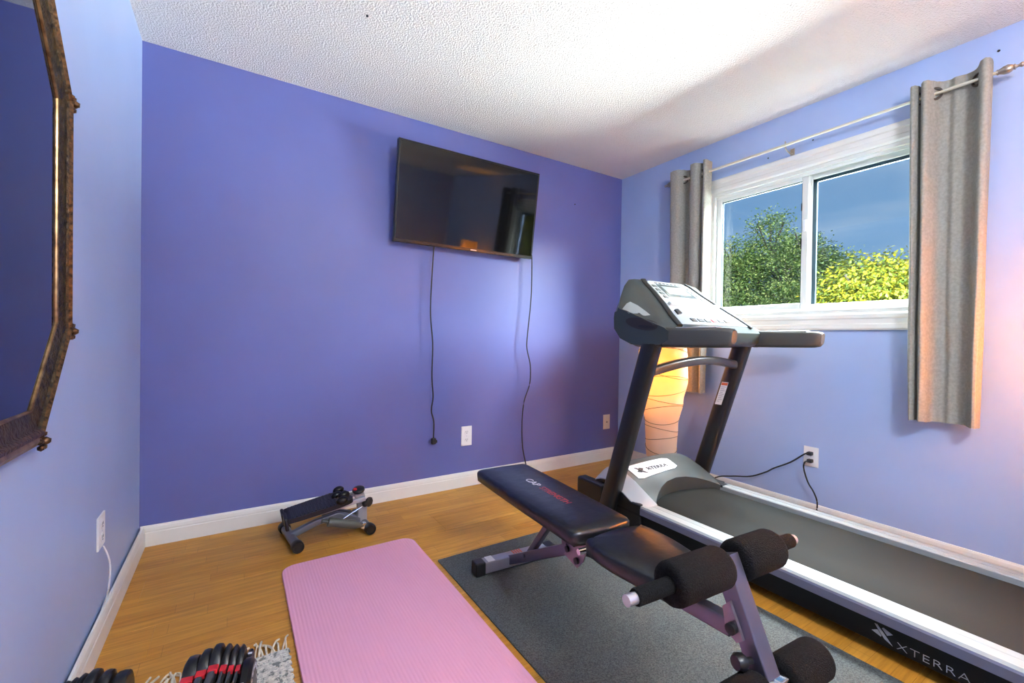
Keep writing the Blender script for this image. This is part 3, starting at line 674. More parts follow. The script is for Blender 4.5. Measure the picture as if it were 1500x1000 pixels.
# console body: lofted across its width
def con_sec(x):
    u = abs(x - 2.195) / 0.435                      # 0 centre, 1 side
    q = min(1.0, max(0.0, (u - 0.62) / 0.38))
    e_ = q ** 1.6
    zt_ = 1.392 - 0.172 * e_; yt_ = 1.775 - 0.065 * e_
    yb_ = 1.375; zb_ = 1.100
    ed = 0.0 if u < 0.97 else 0.012
    P = [(1.40, 1.012 + ed), (1.50, 1.000 + ed), (1.60, 1.004 + ed), (1.68, 1.040 + ed * .6), (1.725, 1.100), (1.740 - ed, 1.160), (1.735 - ed + 0.02 * (1 - e_), 1.160 + (zt_ - 1.160) * 0.5), (yt_ - ed * .5, zt_ - 0.025), (yt_ - 0.012, zt_ - ed * .6), (yt_ - 0.030, zt_ - 0.004 - ed)]
    for f in (0.12, 0.4, 0.7, 0.93):
        P.append((yt_ - 0.030 + (yb_ - yt_ + 0.030) * f, zt_ - 0.006 + (zb_ - zt_ + 0.006) * f - ed * .5))
    P += [(1.368, 1.085), (1.372, 1.04)]
    return [(x, y, z) for y, z in P]
b = bm_(); loft(b, [con_sec(x) for x in (1.755, 1.762, 1.80, 1.85, 1.90, 1.95, 2.0, 2.06, 2.13, 2.195, 2.26, 2.33, 2.39, 2.44, 2.49, 2.54, 2.59, 2.628, 2.635)])
con = obj('console', b, mat('console_grey', (0.032, 0.042, 0.040), 0.33, spec=0.55, bump=0.06, bscale=500, bdist=0.001), tr, smooth=True, autos=48)
# slanted face of the console: frame of reference
fo = Vector((2.195, 1.775 - 0.03, 1.386)); fb = Vector((2.195, 1.375, 1.100)); fl = (fo - fb).length
fm = basis(fb, (1, 0, 0), fo - fb)                  # x across, y up the face, z out of it
def fpoly(name, pts, z0, z1, m, parent, bevel=0.0):
    b = bm_(); loft(b, [[fm @ Vector((x, y, z)) for x, y in pts] for z in (z0, z1)])
    return obj(name, b, m, parent)
PANEL = mat('panel_silver', (0.50, 0.54, 0.54), 0.16, spec=0.9, coat=0.5)
pn = fpoly('control_panel', [(-0.30, 0.035), (0.30, 0.035), (0.275, 0.12), (0.235, 0.22), (0.205, 0.33), (0.185, 0.44), (0.15, 0.468), (-0.15, 0.468), (-0.185, 0.44), (-0.205, 0.33), (-0.235, 0.22), (-0.275, 0.12)], -0.004, 0.004, PANEL, con)
# a raised edge strip each side of the face
for s in (-1, 1):
    b = bm_(); sweep(b, [fm @ Vector((s * x, y, 0.002)) for x, y in ((0.325, 0.02), (0.300, 0.11), (0.258, 0.22), (0.226, 0.33), (0.205, 0.44), (0.190, 0.47))], rrect(0.030, 0.016, 0.006), upv=(0, 0, 1)); obj('panel_edge', b, GREY, con, smooth=True)
sc_ = fpoly('display', [(-0.13, 0.30), (0.13, 0.30), (0.12, 0.43), (-0.12, 0.43)], 0.004, 0.006, mat('lcd_glass', (0.10, 0.12, 0.12), 0.08, spec=0.9), con)
fpoly('display_window', [(-0.10, 0.325), (0.10, 0.325), (0.095, 0.41), (-0.095, 0.41)], 0.0055, 0.0065, mat('lcd_grey', (0.33, 0.36, 0.34), 0.12), sc_)
for i in range(7):
    x = -0.105 + i * 0.035
    fpoly('indicator', [(x - 0.010, 0.440), (x + 0.010, 0.440), (x + 0.010, 0.450), (x - 0.010, 0.450)], 0.004, 0.0055, INK, con)
for s in (-1, 1):
    for i in range(4):
        y = 0.28 + i * 0.038; x = s * (0.168 - i * 0.004)
        fpoly('button', [(x - 0.016, y), (x + 0.016, y), (x + 0.014, y + 0.022), (x - 0.014, y + 0.022)], 0.004, 0.008, GREYL, con)
b = bm_(); box(b, (-0.225, 0.200, 0.0), (0.225, 0.222, 0.022), 0.005, 2, fm); obj('book_ledge', b, PANEL, con)
for x in (-0.16, -0.10, -0.04, 0.02, 0.08, 0.14):
    fpoly('button', [(x - 0.02, 0.06), (x + 0.02, 0.06), (x + 0.02, 0.085), (x - 0.02, 0.085)], 0.004, 0.008, GREY if x != 0.02 else RED, con)
fpoly('safety_key', [(-0.245, 0.115), (-0.205, 0.125), (-0.20, 0.165), (-0.235, 0.155)], 0.004, 0.012, INK, con)
# side windows and cup holders at both flanks of the console, laid onto its surface
from mathutils.bvhtree import BVHTree
cb = bm_(); cb.from_mesh(con.data); cbv = BVHTree.FromBMesh(cb); coff = OFF[con.name]
def flank(name, pts, s, m, lift=0.0015):
    c = Vector((sum(p[0] for p in pts) / len(pts), sum(p[1] for p in pts) / len(pts))); b = bm_(); ring = []
    for f in (1.0, 0.75, 0.5, 0.25):
        row_ = []
        for p in pts:
            q = c + (Vector(p) - c) * f
            x0_ = 1.5 if s == 1 else 2.9
            h = cbv.ray_cast(Vector((x0_, q.x, q.y)) - coff, Vector((s, 0, 0)))
            if h[0] is None: h = (Vector((1.78 if s == 1 else 2.61, q.x, q.y)) - coff, Vector((-s, 0, 0)))
            row_.append(b.verts.new(h[0] + coff + Vector((-s, 0, 0)) * lift))
        ring.append(row_)
    n_ = len(pts)
    for r0, r1 in zip(ring, ring[1:]):
        for k in range(n_): b.faces.new((r0[k], r0[(k + 1) % n_], r1[(k + 1) % n_], r1[k]))
    b.faces.new(ring[-1])
    return obj(name, b, m, con, smooth=True)
for s_ in (1, -1):
    flank('flank_window', [(1.672, 1.205), (1.664, 1.235), (1.650, 1.245), (1.60, 1.222), (1.545, 1.190), (1.51, 1.168), (1.53, 1.164), (1.62, 1.180)], s_, mat('pale_panel', (0.30, 0.34, 0.33), 0.35))
    flank('cup_recess', [(1.535 + 0.105 * math.cos(R(a)) , 1.122 + 0.030 * math.sin(R(a)) + 0.16 * 0.105 * math.cos(R(a))) for a in range(0, 360, 18)], s_, mat('recess_brown', (0.022, 0.016, 0.014), 0.3), 0.002)
    flank('recess_ledge', [(1.500 + 0.055 * math.cos(R(a)) , 1.106 + 0.008 * math.sin(R(a)) + 0.05 * 0.1 * math.cos(R(a))) for a in range(0, 360, 18)], s_, DARK, 0.003)
# hand rails
for s, x0, x1 in ((1, 1.757, 1.822), (-1, 2.570, 2.634)):
    xm = (x0 + x1) / 2; b = bm_(); secs = []
    for y, zc, hh, w in ((1.46, 1.055, 0.098, x1 - x0), (1.42, 1.055, 0.098, x1 - x0), (1.25, 1.054, 0.092, x1 - x0), (1.10, 1.054, 0.086, x1 - x0 - 0.002), (1.072, 1.055, 0.078, x1 - x0 - 0.010), (1.060, 1.057, 0.060, x1 - x0 - 0.026)):
        secs.append([(xm + u, y - (v * 0.10), zc + v) for u, v in rrect(w, hh, min(0.018, hh / 3), 4)])
    loft(b, secs); hr = obj('hand_rail', b, mat('grip_grey', (0.062, 0.060, 0.054), 0.5, bump=0.1, bscale=300, bdist=0.001), tr, smooth=True)
    b = bm_(); box(b, (xm - 0.022, 1.13, 1.096), (xm + 0.022, 1.34, 1.103), 0.003); obj('pulse_grip', b, STEELL, hr)
    b = bm_(); secs = [[(xm + u, y, 1.055 + v) for u, v in rrect(x1 - x0 + 0.003, 0.101, 0.018, 4)] for y in (1.408, 1.413)]; loft(b, secs); obj('seam', b, DARK, hr)
b = bm_(); bmesh.ops.create_icosphere(b, subdivisions=2, radius=0.018, matrix=Matrix.Translation((2.566, 1.40, 1.045)) @ Matrix.Diagonal((0.4, 1.4, 0.8, 1))); obj('speed_switch', b, mat('pale_blue_button', (0.35, 0.55, 0.75), 0.3), con, smooth=True)

# ------------------------------------------------------------------ paper floor lamps
def paper_lamp(label, x, y, z0, z1, prof, power, bulb_z, rot=0):
    t = thing('paper_floor_lamp', label, 'floor lamp', (x, y, 0))
    n = 40; b = bm_(); rows = []; nr = 60
    def rad(f):
        for (a, ra), (c, rc) in zip(prof, prof[1:]):
            if a <= f <= c:
                q = (f - a) / (c - a); q = q * q * (3 - 2 * q); return ra + (rc - ra) * q
        return prof[-1][1]
    for k in range(nr + 1):
        f = k / nr; row_ = []
        for i in range(n):
            a = 2 * math.pi * i / n
            r_ = rad(f) * (1 + 0.018 * noise.noise(Vector((math.cos(a) * 2.2, math.sin(a) * 2.2, f * 22))))
            row_.append(b.verts.new((x + r_ * math.cos(a), y + r_ * math.sin(a), z0 + (z1 - z0) * f)))
        rows.append(row_)
    for k in range(nr):
        for i in range(n): b.faces.new((rows[k][i], rows[k][(i + 1) % n], rows[k + 1][(i + 1) % n], rows[k + 1][i]))
    sh = obj('shade', b, PAPER, t, smooth=True, autos=80)
    WIRE = mat('rib_wire', (0.16, 0.10, 0.06), 0.6)
    for k in range(1, 15):
        f = k / 15; tilt = (0.16 if k % 2 else -0.13) * (1 + 0.3 * math.sin(k * 1.7)); ph = k * 0.9
        pts = []
        for i in range(n):
            a = 2 * math.pi * i / n; zf = min(0.995, max(0.005, f + tilt * rad(f) * math.cos(a - ph) / (z1 - z0) * 1.6))
            pts.append((x + (rad(zf) * 1.022) * math.cos(a), y + rad(zf) * 1.022 * math.sin(a), z0 + (z1 - z0) * zf))
        b = bm_(); sweep(b, pts, circ(0.0019, 5), closed=True); obj('rib', b, WIRE, sh)
    b = bm_(); lathe(b, [(0.012, z0 - 0.01), (0.012, bulb_z - 0.06)], 10, Matrix.Translation((x, y, 0)))
    for i in range(3):
        a = R(25 + 120 * i); tube(b, [(x, y, z0 + 0.02), (x + 0.14 * math.cos(a), y + 0.14 * math.sin(a), 0.004)], 0.006, 8)
    obj('stand', b, BLK, t)
    b = bm_(); lathe(b, [(0.014, bulb_z - 0.07), (0.016, bulb_z - 0.04), (0.030, bulb_z - 0.005), (0.030, bulb_z + 0.012), (0.018, bulb_z + 0.034), (0.004, bulb_z + 0.040)], 16, Matrix.Translation((x, y, 0)))
    obj('bulb', b, mat('warm_bulb', (1, 0.8, 0.5), 0.3, emit=(1.0, 0.62, 0.26), emit_s=7), t, smooth=True)
    d = bpy.data.lights.new('lamp_light', 'POINT'); d.energy = power; d.color = (1.0, 0.44, 0.06); d.shadow_soft_size = 0.045
    lo_ = bpy.data.objects.new('lamp_light', d); C.objects.link(lo_); lo_.parent = t; lo_.location = (0, 0, bulb_z + 0.10)
    return t
paper_lamp('glowing white paper floor lamp behind the treadmill in the corner', 2.502, 1.995, 0.235, 1.22,
           [(0, 0.098), (0.06, 0.102), (0.22, 0.108), (0.40, 0.140), (0.54, 0.166), (0.70, 0.162), (0.84, 0.140), (1.0, 0.110)], 1.5, 0.735)
paper_lamp('glowing paper floor lamp standing beside the wide folded curtain', 2.60, 0.04, 0.235, 1.56,
           [(0, 0.11), (0.3, 0.135), (0.7, 0.15), (1.0, 0.10)], 95, 0.98)

# fill light added out of view, shaped as a flush ceiling fixture
cl = thing('ceiling_fill_light', 'added round flush ceiling fill light with a frosted white dish', 'ceiling light', (0.95, -0.70, H))
b = bm_(); lathe(b, [(0.17, H - 0.03), (0.175, H - 0.001)], 32, Matrix.Translation((0.95, -0.70, 0))); obj('base', b, PLATE, cl, smooth=True)
b = bm_(); lathe(b, [(0.165, H - 0.03), (0.15, H - 0.06), (0.10, H - 0.085), (0.03, H - 0.095)], 32, Matrix.Translation((0.95, -0.70, 0))); obj('dish', b, mat('lit_glass', (0.9, 0.9, 0.88), 0.4, emit=(1.0, 0.95, 0.88), emit_s=1.5), cl, smooth=True)
d = bpy.data.lights.new('ceiling_fill_lamp', 'POINT'); d.energy = 52; d.color = (0.97, 0.97, 1.0); d.shadow_soft_size = 0.16
o = bpy.data.objects.new('ceiling_fill_lamp', d); C.objects.link(o); o.parent = cl; o.location = (0, 0, -0.30)

# ------------------------------------------------------------------ weight bench (local frame: y runs to the head end, origin under the hinge)
wb = thing('weight_bench', 'black padded weight bench with foam leg rollers and a steel frame', 'weight bench', (1.048, 1.05, 0.006), R(-3.6))
def pad(outline, z0, z1, crown, e, puff=0.0):
    b = bm_(); c = Vector((sum(p[0] for p in outline) / len(outline), sum(p[1] for p in outline) / len(outline)))
    hx = max(abs(p[0] - c.x) for p in outline); hy = max(abs(p[1] - c.y) for p in outline)
    def ins(d): return [Vector((c.x + (p[0] - c.x) * (1 - d / hx), c.y + (p[1] - c.y) * (1 - d / hy))) for p in outline]
    L = [(e * 0.5, z0), (0.002, z0 + e * 0.25), (0, z0 + (z1 - z0) * 0.5), (0, z1 - e * 0.9), (e * 0.3, z1 - e * 0.35), (e, z1), (hx * 0.5, z1 + crown * 0.7), (hx * 0.82, z1 + crown)]
    loft(b, [[(p.x, p.y, z) for p in ins(d)] for d, z in L], caps=False)
    b.verts.ensure_lookup_table(); m_ = len(outline); vs_ = list(b.verts)
    b.faces.new(vs_[:m_][::-1]); top_ = vs_[-m_:]; cv = b.verts.new((c.x, c.y, z1 + crown * 1.03))
    for k in range(m_):
        if (top_[k].co - top_[(k + 1) % m_].co).length > 1e-6: b.faces.new((top_[k], top_[(k + 1) % m_], cv))
    bmesh.ops.remove_doubles(b, verts=b.verts[:], dist=0.0002)
    return b
def tab(pts, n=5):
    """rounded polygon"""
    out = []; m_ = len(pts)
    for i in range(m_):
        p0, p1, p2 = Vector(pts[i - 1][:2]), Vector(pts[i][:2]), Vector(pts[(i + 1) % m_][:2]); r_ = pts[i][2]
        a = p1 + (p0 - p1).normalized() * r_; c = p1 + (p2 - p1).normalized() * r_
        for k in range(n + 1):
            t = k / n; out.append(tuple((1 - t) ** 2 * a + 2 * t * (1 - t) * p1 + t * t * c))
    return out
bk = obj('backrest', pad(tab([(-0.128, 0.012, 0.03), (0, -0.006, 0.06), (0.128, 0.012, 0.03), (0.136, 0.40, 0.1), (0.136, 0.765, 0.03), (-0.136, 0.765, 0.03), (-0.136, 0.40, 0.1)]), 0.362, 0.412, 0.006, 0.014), VNL, wb, smooth=True, autos=60)
b = bm_(); box(b, (-0.11, 0.03, 0.352), (0.11, 0.74, 0.363), 0.003); obj('backrest_board', b, BLK, bk)
st = obj('seat', pad(tab([(-0.095, -0.375, 0.03), (0.095, -0.375, 0.03), (0.138, -0.12, 0.08), (0.120, -0.045, 0.04), (0, -0.022, 0.08), (-0.120, -0.045, 0.04), (-0.138, -0.12, 0.08)]), 0.366, 0.418, 0.008, 0.016), VNL, wb, smooth=True, autos=60)
bmesh_dummy = None
b = bm_(); box(b, (-0.08, -0.35, 0.354), (0.08, -0.06, 0.367), 0.003); obj('seat_board', b, BLK, st)
tx = basis(Vector((-0.012, 0.520, 0.4185)), (0, -1, 0), (1, 0, 0))
b = text_bm('CAP', 0.044, tx, 0.0006, 1.0, 1.15); obj('lettering', b, WPRT, bk)
tx = basis(Vector((-0.012, 0.404, 0.4185)), (0, -1, 0), (1, 0, 0))
b = text_bm('STRENGTH', 0.040, tx, 0.0006, 1.0, 0.98); obj('lettering', b, RPRT, bk)
# frame
b = bm_(); sweep(b, [(-0.158, 0.615, 0.030), (0.165, 0.615, 0.030)], rrect(0.05, 0.05, 0.005)); rf = obj('rear_foot', b, mat('pale_steel', (0.36, 0.36, 0.40), 0.35, metal=0.6), wb, smooth=True, autos=40)
for s in (-1, 1):
    b = bm_(); box(b, (s * 0.158, 0.588, 0.0), (s * 0.205, 0.642, 0.058), 0.005); obj('end_cap', b, BLK, rf)
b = bm_(); box(b, (-0.145, 0.592, 0.0548), (-0.112, 0.638, 0.0562)); obj('sticker', b, PLATE, rf)
b = bm_()
for i in range(4): box(b, (-0.01 + i * 0.012, 0.594, 0.0548), (-0.004 + i * 0.012, 0.636, 0.0560))
obj('caution_strip', b, MT['orange_print'], rf)
b = bm_(); sweep(b, [(-0.02, 0.61, 0.030), (-0.02, 0.16, 0.276)], rrect(0.044, 0.040, 0.004), upv=(0, 0, 1)); obj('main_tube', b, STEEL, wb, smooth=True, autos=40)
b = bm_(); sweep(b, [(-0.02, 0.20, 0.285), (-0.01, 0.02, 0.318), (-0.005, -0.46, 0.352)], rrect(0.036, 0.042, 0.004)); obj('seat_tube', b, STEEL, wb, smooth=True, autos=40)
b = bm_(); sweep(b, [(-0.012, 0.475, 0.105), (-0.012, 0.275, 0.356)], rrect(0.028, 0.026, 0.004)); sweep(b, [(-0.05, 0.46, 0.118), (0.04, 0.46, 0.118)], circ(0.008, 10)); obj('backrest_strut', b, STEEL, wb, smooth=True, autos=40)
for x in (-0.062, 0.030):
    b = bm_(); prism(b, [(0.15, 0.268), (0.075, 0.252), (0.045, 0.285), (0.02, 0.35), (0.10, 0.35)], 0, x, x + 0.006); br_ = obj('pivot_bracket', b, mat('bracket_steel', (0.26, 0.22, 0.25), 0.3, metal=0.7), wb)
    for (yy, zz) in ((0.075, 0.278), (0.128, 0.296)):
        b = bm_(); lathe(b, [(0.011, 0.0), (0.011, 0.008), (0.007, 0.010)], 12, axm((x, yy, zz), (-1, 0, 0))); obj('bolt', b, BLK, br_, smooth=True)
b = bm_(); tube(b, [(-0.115, 0.0, 0.352), (0.115, 0.0, 0.352)], 0.010, 10); obj('hinge_rod', b, CHROME, wb, smooth=True)
# front post with leg rollers
b = bm_(); sweep(b, [(-0.002, -0.432, 0.512), (-0.002, -0.655, 0.028)], rrect(0.048, 0.046, 0.004), upv=(1, 0, 0)); fp = obj('front_post', b, STEEL, wb, smooth=True, autos=40)
b = bm_(); sweep(b, [(-0.18, -0.655, 0.026), (0.18, -0.655, 0.026)], rrect(0.05, 0.05, 0.005)); ff = obj('front_foot', b, STEEL, wb, smooth=True, autos=40)
for s in (-1, 1):
    b = bm_(); box(b, (s * 0.175, -0.682, 0.0), (s * 0.215, -0.628, 0.054), 0.005); obj('end_cap', b, BLK, ff)
b = bm_(); prism(b, [(-0.462, 0.352), (-0.452, 0.405), (-0.470, 0.425), (-0.505, 0.352), (-0.49, 0.338)], 0, -0.034, -0.026); sp_ = obj('post_plate', b, MT['bracket_steel'], wb)
for yy, zz in ((-0.480, 0.368),):
    b = bm_(); lathe(b, [(0.010, 0.0), (0.013, 0.002), (0.013, 0.012), (0.008, 0.014)], 14, axm((-0.034, yy, zz), (-1, 0, 0))); obj('bolt', b, BLK, sp_, smooth=True)
def roller(y, z, xs_, grip, r=0.049):
    b = bm_(); tube(b, [(-0.33 if grip else -0.20, y, z), (0.285 if grip else 0.20, y, z)], 0.0125, 14); ax = obj('axle', b, STEELL, wb, smooth=True)
    if grip:
        for x0, x1 in ((-0.305, -0.20), (0.18, 0.268)):
            b = bm_(); lathe(b, [(0.017, 0), (0.0185, 0.003), (0.0185, x1 - x0 - 0.003), (0.017, x1 - x0)], 18, axm((x0, y, z), (1, 0, 0))); obj('grip_sleeve', b, FOAM, ax, smooth=True)
    for x0, x1 in xs_:
        L = x1 - x0
        b = bm_(); lathe(b, [(0.020, 0.002), (r - 0.012, 0.0), (r - 0.003, 0.004), (r, 0.012), (r, L - 0.012), (r - 0.003, L - 0.004), (r - 0.012, L), (0.020, L - 0.002)], 28, axm((x0, y, z), (1, 0, 0))); obj('foam_roller', b, FOAM, wb, smooth=True, autos=60)
roller(-0.440, 0.492, ((-0.205, -0.026), (0.026, 0.182)), True)
roller(-0.545, 0.262, ((-0.195, -0.030), (0.045, 0.200)), False, 0.047)
b = bm_(); lathe(b, [(0.026, 0), (0.026, 0.03), (0.018, 0.045)], 16, axm((0.024, -0.545, 0.262), (1, 0, 0))); box(b, (-0.03, -0.575, 0.235), (0.03, -0.520, 0.292), 0.004); obj('roller_clamp', b, CHROME, wb, smooth=True)
b = bm_(); lathe(b, [(0.008, 0), (0.008, 0.02), (0.018, 0.024), (0.020, 0.035), (0.015, 0.045)], 10, axm((-0.026, -0.520, 0.315), (-1, 0.2, 0.1))); obj('lock_knob', b, BLK, wb, smooth=True)

# ------------------------------------------------------------------ mini stepper
sp = thing('mini_stepper', 'small black and silver stair stepper on the floor by the dark blue wall', 'stepper', (0.42, 2.40, 0))
TUBE = mat('stepper_silver', (0.20, 0.21, 0.24), 0.32, metal=0.6)
for (p0, p1) in (((0.258, 2.285, 0.030), (0.222, 2.56, 0.030)), ((0.604, 2.312, 0.030), (0.580, 2.55, 0.030))):
    p0, p1 = Vector(p0), Vector(p1); d = (p1 - p0).normalized()
    b = bm_(); tube(b, [p0, p1], 0.021, 16); ft = obj('base_tube', b, TUBE, sp, smooth=True)
    for q, dd in ((p0, -d), (p1, d)):
        b = bm_(); lathe(b, [(0.024, -0.030), (0.0275, -0.024), (0.0285, 0.006), (0.025, 0.014), (0.022, 0.014), (0.020, 0.009)], 18, axm(q, dd)); obj('rubber_cap', b, BLK, ft, smooth=True, autos=50)
b = bm_(); sweep(b, [(0.245, 2.42, 0.040), (0.36, 2.41, 0.085), (0.46, 2.41, 0.10), (0.585, 2.42, 0.045)], rrect(0.034, 0.03, 0.005)); obj('base_beam', b, TUBE, sp, smooth=True, autos=50)
b = bm_(); sweep(b, [(0.585, 2.42, 0.03), (0.585, 2.42, 0.13), (0.565, 2.42, 0.205)], rrect(0.05, 0.036, 0.006), upv=(0, 1, 0)); obj('front_post', b, SILV, sp, smooth=True, autos=50)
def pedal(yc, za, zb_, w):
    A, B = Vector((0.200, yc, za)), Vector((0.520, yc, zb_)); mtp = basis(A, B - A, (0, 1, 0)); L = (B - A).length
    pr = tab([(0, -w * 0.42, 0.03), (0.05, -w / 2, 0.03), (L - 0.10, -w / 2, 0.05), (L, -w * 0.30, 0.03), (L, w * 0.30, 0.03), (L - 0.10, w / 2, 0.05), (0.05, w / 2, 0.03), (0, w * 0.42, 0.03)], 3)
    b = bm_(); loft(b, [[mtp @ Vector((x, y, z)) for x, y in pr] for z in (-0.022, -0.004, 0.0)]); pd = obj('pedal', b, BLK, sp)
    for i in range(13):
        x = 0.035 + i * 0.017
        b = bm_(); box(b, (x, -w * 0.42, -0.001), (x + 0.008, w * 0.42, 0.004), 0.001, 1, mtp); obj('tread', b, BLK, pd)
    b = bm_(); box(b, (0.0, -w * 0.45, -0.055), (0.016, w * 0.45, 0.008), 0.006, 2, mtp); obj('heel_guard', b, BLK, pd)
    b = bm_(); sweep(b, [mtp @ Vector((0.13, 0, -0.03)), mtp @ Vector((L + 0.06, 0, -0.03))], rrect(0.026, 0.022, 0.003)); obj('pedal_arm', b, SILV, pd)
    for yy in (-w * 0.36, w * 0.30):
        b = bm_(); bmesh.ops.create_uvsphere(b, u_segments=16, v_segments=10, radius=0.026, matrix=mtp @ Matrix.Translation((L - 0.045 + yy * 0.3, yy, 0.008)) @ Matrix.Diagonal((1.15, 0.8, 0.8, 1))); obj('toe_bumper', b, BLKG, pd, smooth=True)
pedal(2.350, 0.160, 0.205, 0.105); pedal(2.490, 0.130, 0.190, 0.105)
for yy, z in ((2.335, 0.10), (2.50, 0.09)):
    b = bm_(); A, B = Vector((0.37, yy, z + 0.012)), Vector((0.575, yy - 0.005, 0.048)); d = (B - A)
    lathe(b, [(0.010, 0.0), (0.010, 0.03), (0.022, 0.032), (0.022, d.length - 0.04), (0.016, d.length - 0.03), (0.012, d.length)], 18, axm(A, d)); cy = obj('hydraulic_cylinder', b, mat('cylinder_grey', (0.11, 0.12, 0.105), 0.35, metal=0.4), sp, smooth=True, autos=50)
    b = bm_(); lathe(b, [(0.016, -0.012), (0.016, 0.012)], 14, axm(B, (0, 1, 0))); obj('eyelet', b, CHROME, cy, smooth=True)
b = bm_(); tube(b, [(0.46, 2.36, 0.085), (0.585, 2.38, 0.135)], 0.004, 8); obj('link_rod', b, CHROME, sp, smooth=True)
b = bm_(); lathe(b, [(0.028, 0.0), (0.032, 0.004), (0.032, 0.012), (0.026, 0.017)], 20, axm((0.565, 2.41, 0.206), (-0.15, -0.25, 1))); mo = obj('counter', b, BLK, sp, smooth=True, autos=50)
b = bm_(); lathe(b, [(0.009, 0.0), (0.009, 0.006), (0.006, 0.008)], 12, axm((0.545, 2.402, 0.219), (-0.15, -0.25, 1))); obj('button', b, RED, mo, smooth=True)
b = bm_(); lathe(b, [(0.008, 0), (0.008, 0.014), (0.024, 0.016), (0.026, 0.028), (0.018, 0.034)], 9, axm((0.598, 2.395, 0.150), (0.6, -0.8, 0))); obj('resistance_knob', b, BLK, sp, smooth=True, autos=30)
b = bm_(); bmesh.ops.create_uvsphere(b, u_segments=14, v_segments=8, radius=0.018, matrix=Matrix.Translation((0.592, 2.375, 0.145))); obj('knob_hub', b, BLKG, sp, smooth=True)

# ------------------------------------------------------------------ adjustable dumbbell in its cradle
db = thing('adjustable_dumbbell', 'black adjustable dumbbell with stacked plates and red inserts on the woven rug', 'dumbbell', (-0.142, 1.335, 0.0128), R(-11))
b = bm_(); box(b, (-0.222, -0.085, 0.0), (0.182, 0.085, 0.030), 0.010); obj('cradle', b, BLK, db)
DG = mat('plate_grey', (0.055, 0.056, 0.058), 0.35)
def plate(x, th, rz_, m):
    b = bm_(); pr = tab([(-0.088, 0.032, 0.02), (0.088, 0.032, 0.02), (0.100, 0.12, 0.03), (0.090, 0.200 * rz_, 0.030), (0.034, 0.200 * rz_, 0.020), (0.018, 0.176 * rz_, 0.008), (-0.086, 0.160 * rz_, 0.03), (-0.100, 0.11, 0.02)], 3)
    c = Vector((0, 0.115))
    loft(b, [[(x + dx, (Vector(p) - c).x * k + c.x, (Vector(p) - c).y * k + c.y) for p in pr] for dx, k in ((0, 0.92), (0.004, 0.985), (th * 0.5, 1.0), (th - 0.004, 0.985), (th, 0.92))])
    pl = obj('weight_plate', b, m, db, smooth=True, autos=35)
    b = bm_(); box(b, (x + 0.001, -0.004, 0.130), (x + th - 0.001, 0.018, 0.181 * rz_), 0.002); obj('red_insert', b, RED, pl)
    b = bm_(); box(b, (x + 0.004, -0.098, 0.08), (x + th - 0.004, -0.006, 0.183 * rz_), 0.005); obj('plate_rib', b, DG, pl)
xx = 0.03
for th, k in ((0.032, 0.94), (0.026, 0.99), (0.026, 1.03), (0.018, 1.0), (0.016, 0.97), (0.016, 0.95)):
    plate(xx, th - 0.002, k, BLK); xx += th
b = bm_(); lathe(b, [(0.062, 0.0), (0.066, 0.004), (0.066, 0.018), (0.058, 0.026)], 30, axm((xx + 0.001, 0, 0.118), (1, 0, 0))); box(b, (xx, -0.09, 0.03), (xx + 0.016, 0.09, 0.165), 0.008); dl = obj('dial', b, BLKG, db, smooth=True, autos=40)
for i in range(9):
    a = R(-10 + i * 25); b = text_bm(str((5, 10, 15, 20, 25, 30, 35, 40, 50)[i]), 0.012, basis(Vector((xx + 0.0275, 0.040 * math.cos(a), 0.118 + 0.040 * math.sin(a))), (0, 1, 0), (0, 0, 1)), 0.0004); obj('dial_number', b, WPRT, dl)
b = bm_()
for i in range(7): box(b, (xx + 0.004, -0.07 + i * 0.022, 0.1645), (xx + 0.013, -0.064 + i * 0.022 , 0.1658))
obj('scale_mark', b, WPRT, dl)
xx = -0.085
for th, k in ((0.032, 0.94), (0.026, 0.99), (0.026, 1.03), (0.018, 1.0), (0.016, 0.97), (0.016, 0.95)):
    xx -= th; plate(xx, th - 0.002, k, BLK)
b = bm_(); lathe(b, [(0.015, -0.10), (0.018, -0.06), (0.019, 0.0), (0.018, 0.03), (0.015, 0.055)], 16, axm((-0.025, 0, 0.118), (1, 0, 0))); obj('handle', b, GREY, db, smooth=True)

# ------------------------------------------------------------------ small marks on ceiling and walls
def mark(name, label, loc, r, m=DARK):
    b = bm_(); bmesh.ops.create_icosphere(b, subdivisions=1, radius=r, matrix=Matrix.Translation(loc)); tag(obj(name, b, m), label, 'nail hole')
mark('ceiling_hook', 'tiny dark hook stub in the middle of the popcorn ceiling', (0.476, 1.969, H - 0.004), 0.006)
mark('wall_nail', 'tiny dark nail in the dark blue wall between television and corner', (2.32, YB - 0.001, 2.13), 0.006)
mark('wall_nail', 'tiny dark nail above the rod end of the wide folded curtain', (XR - 0.001, 0.50, 2.345), 0.006)
mark('wall_nail', 'small dark screw hole above the window casing next to the rod bracket', (XR - 0.001, 1.235, 2.225), 0.005)
mark('wall_nail', 'small dark screw hole between rod bracket and narrow folded curtain', (XR - 0.001, 1.49, 2.205), 0.005)

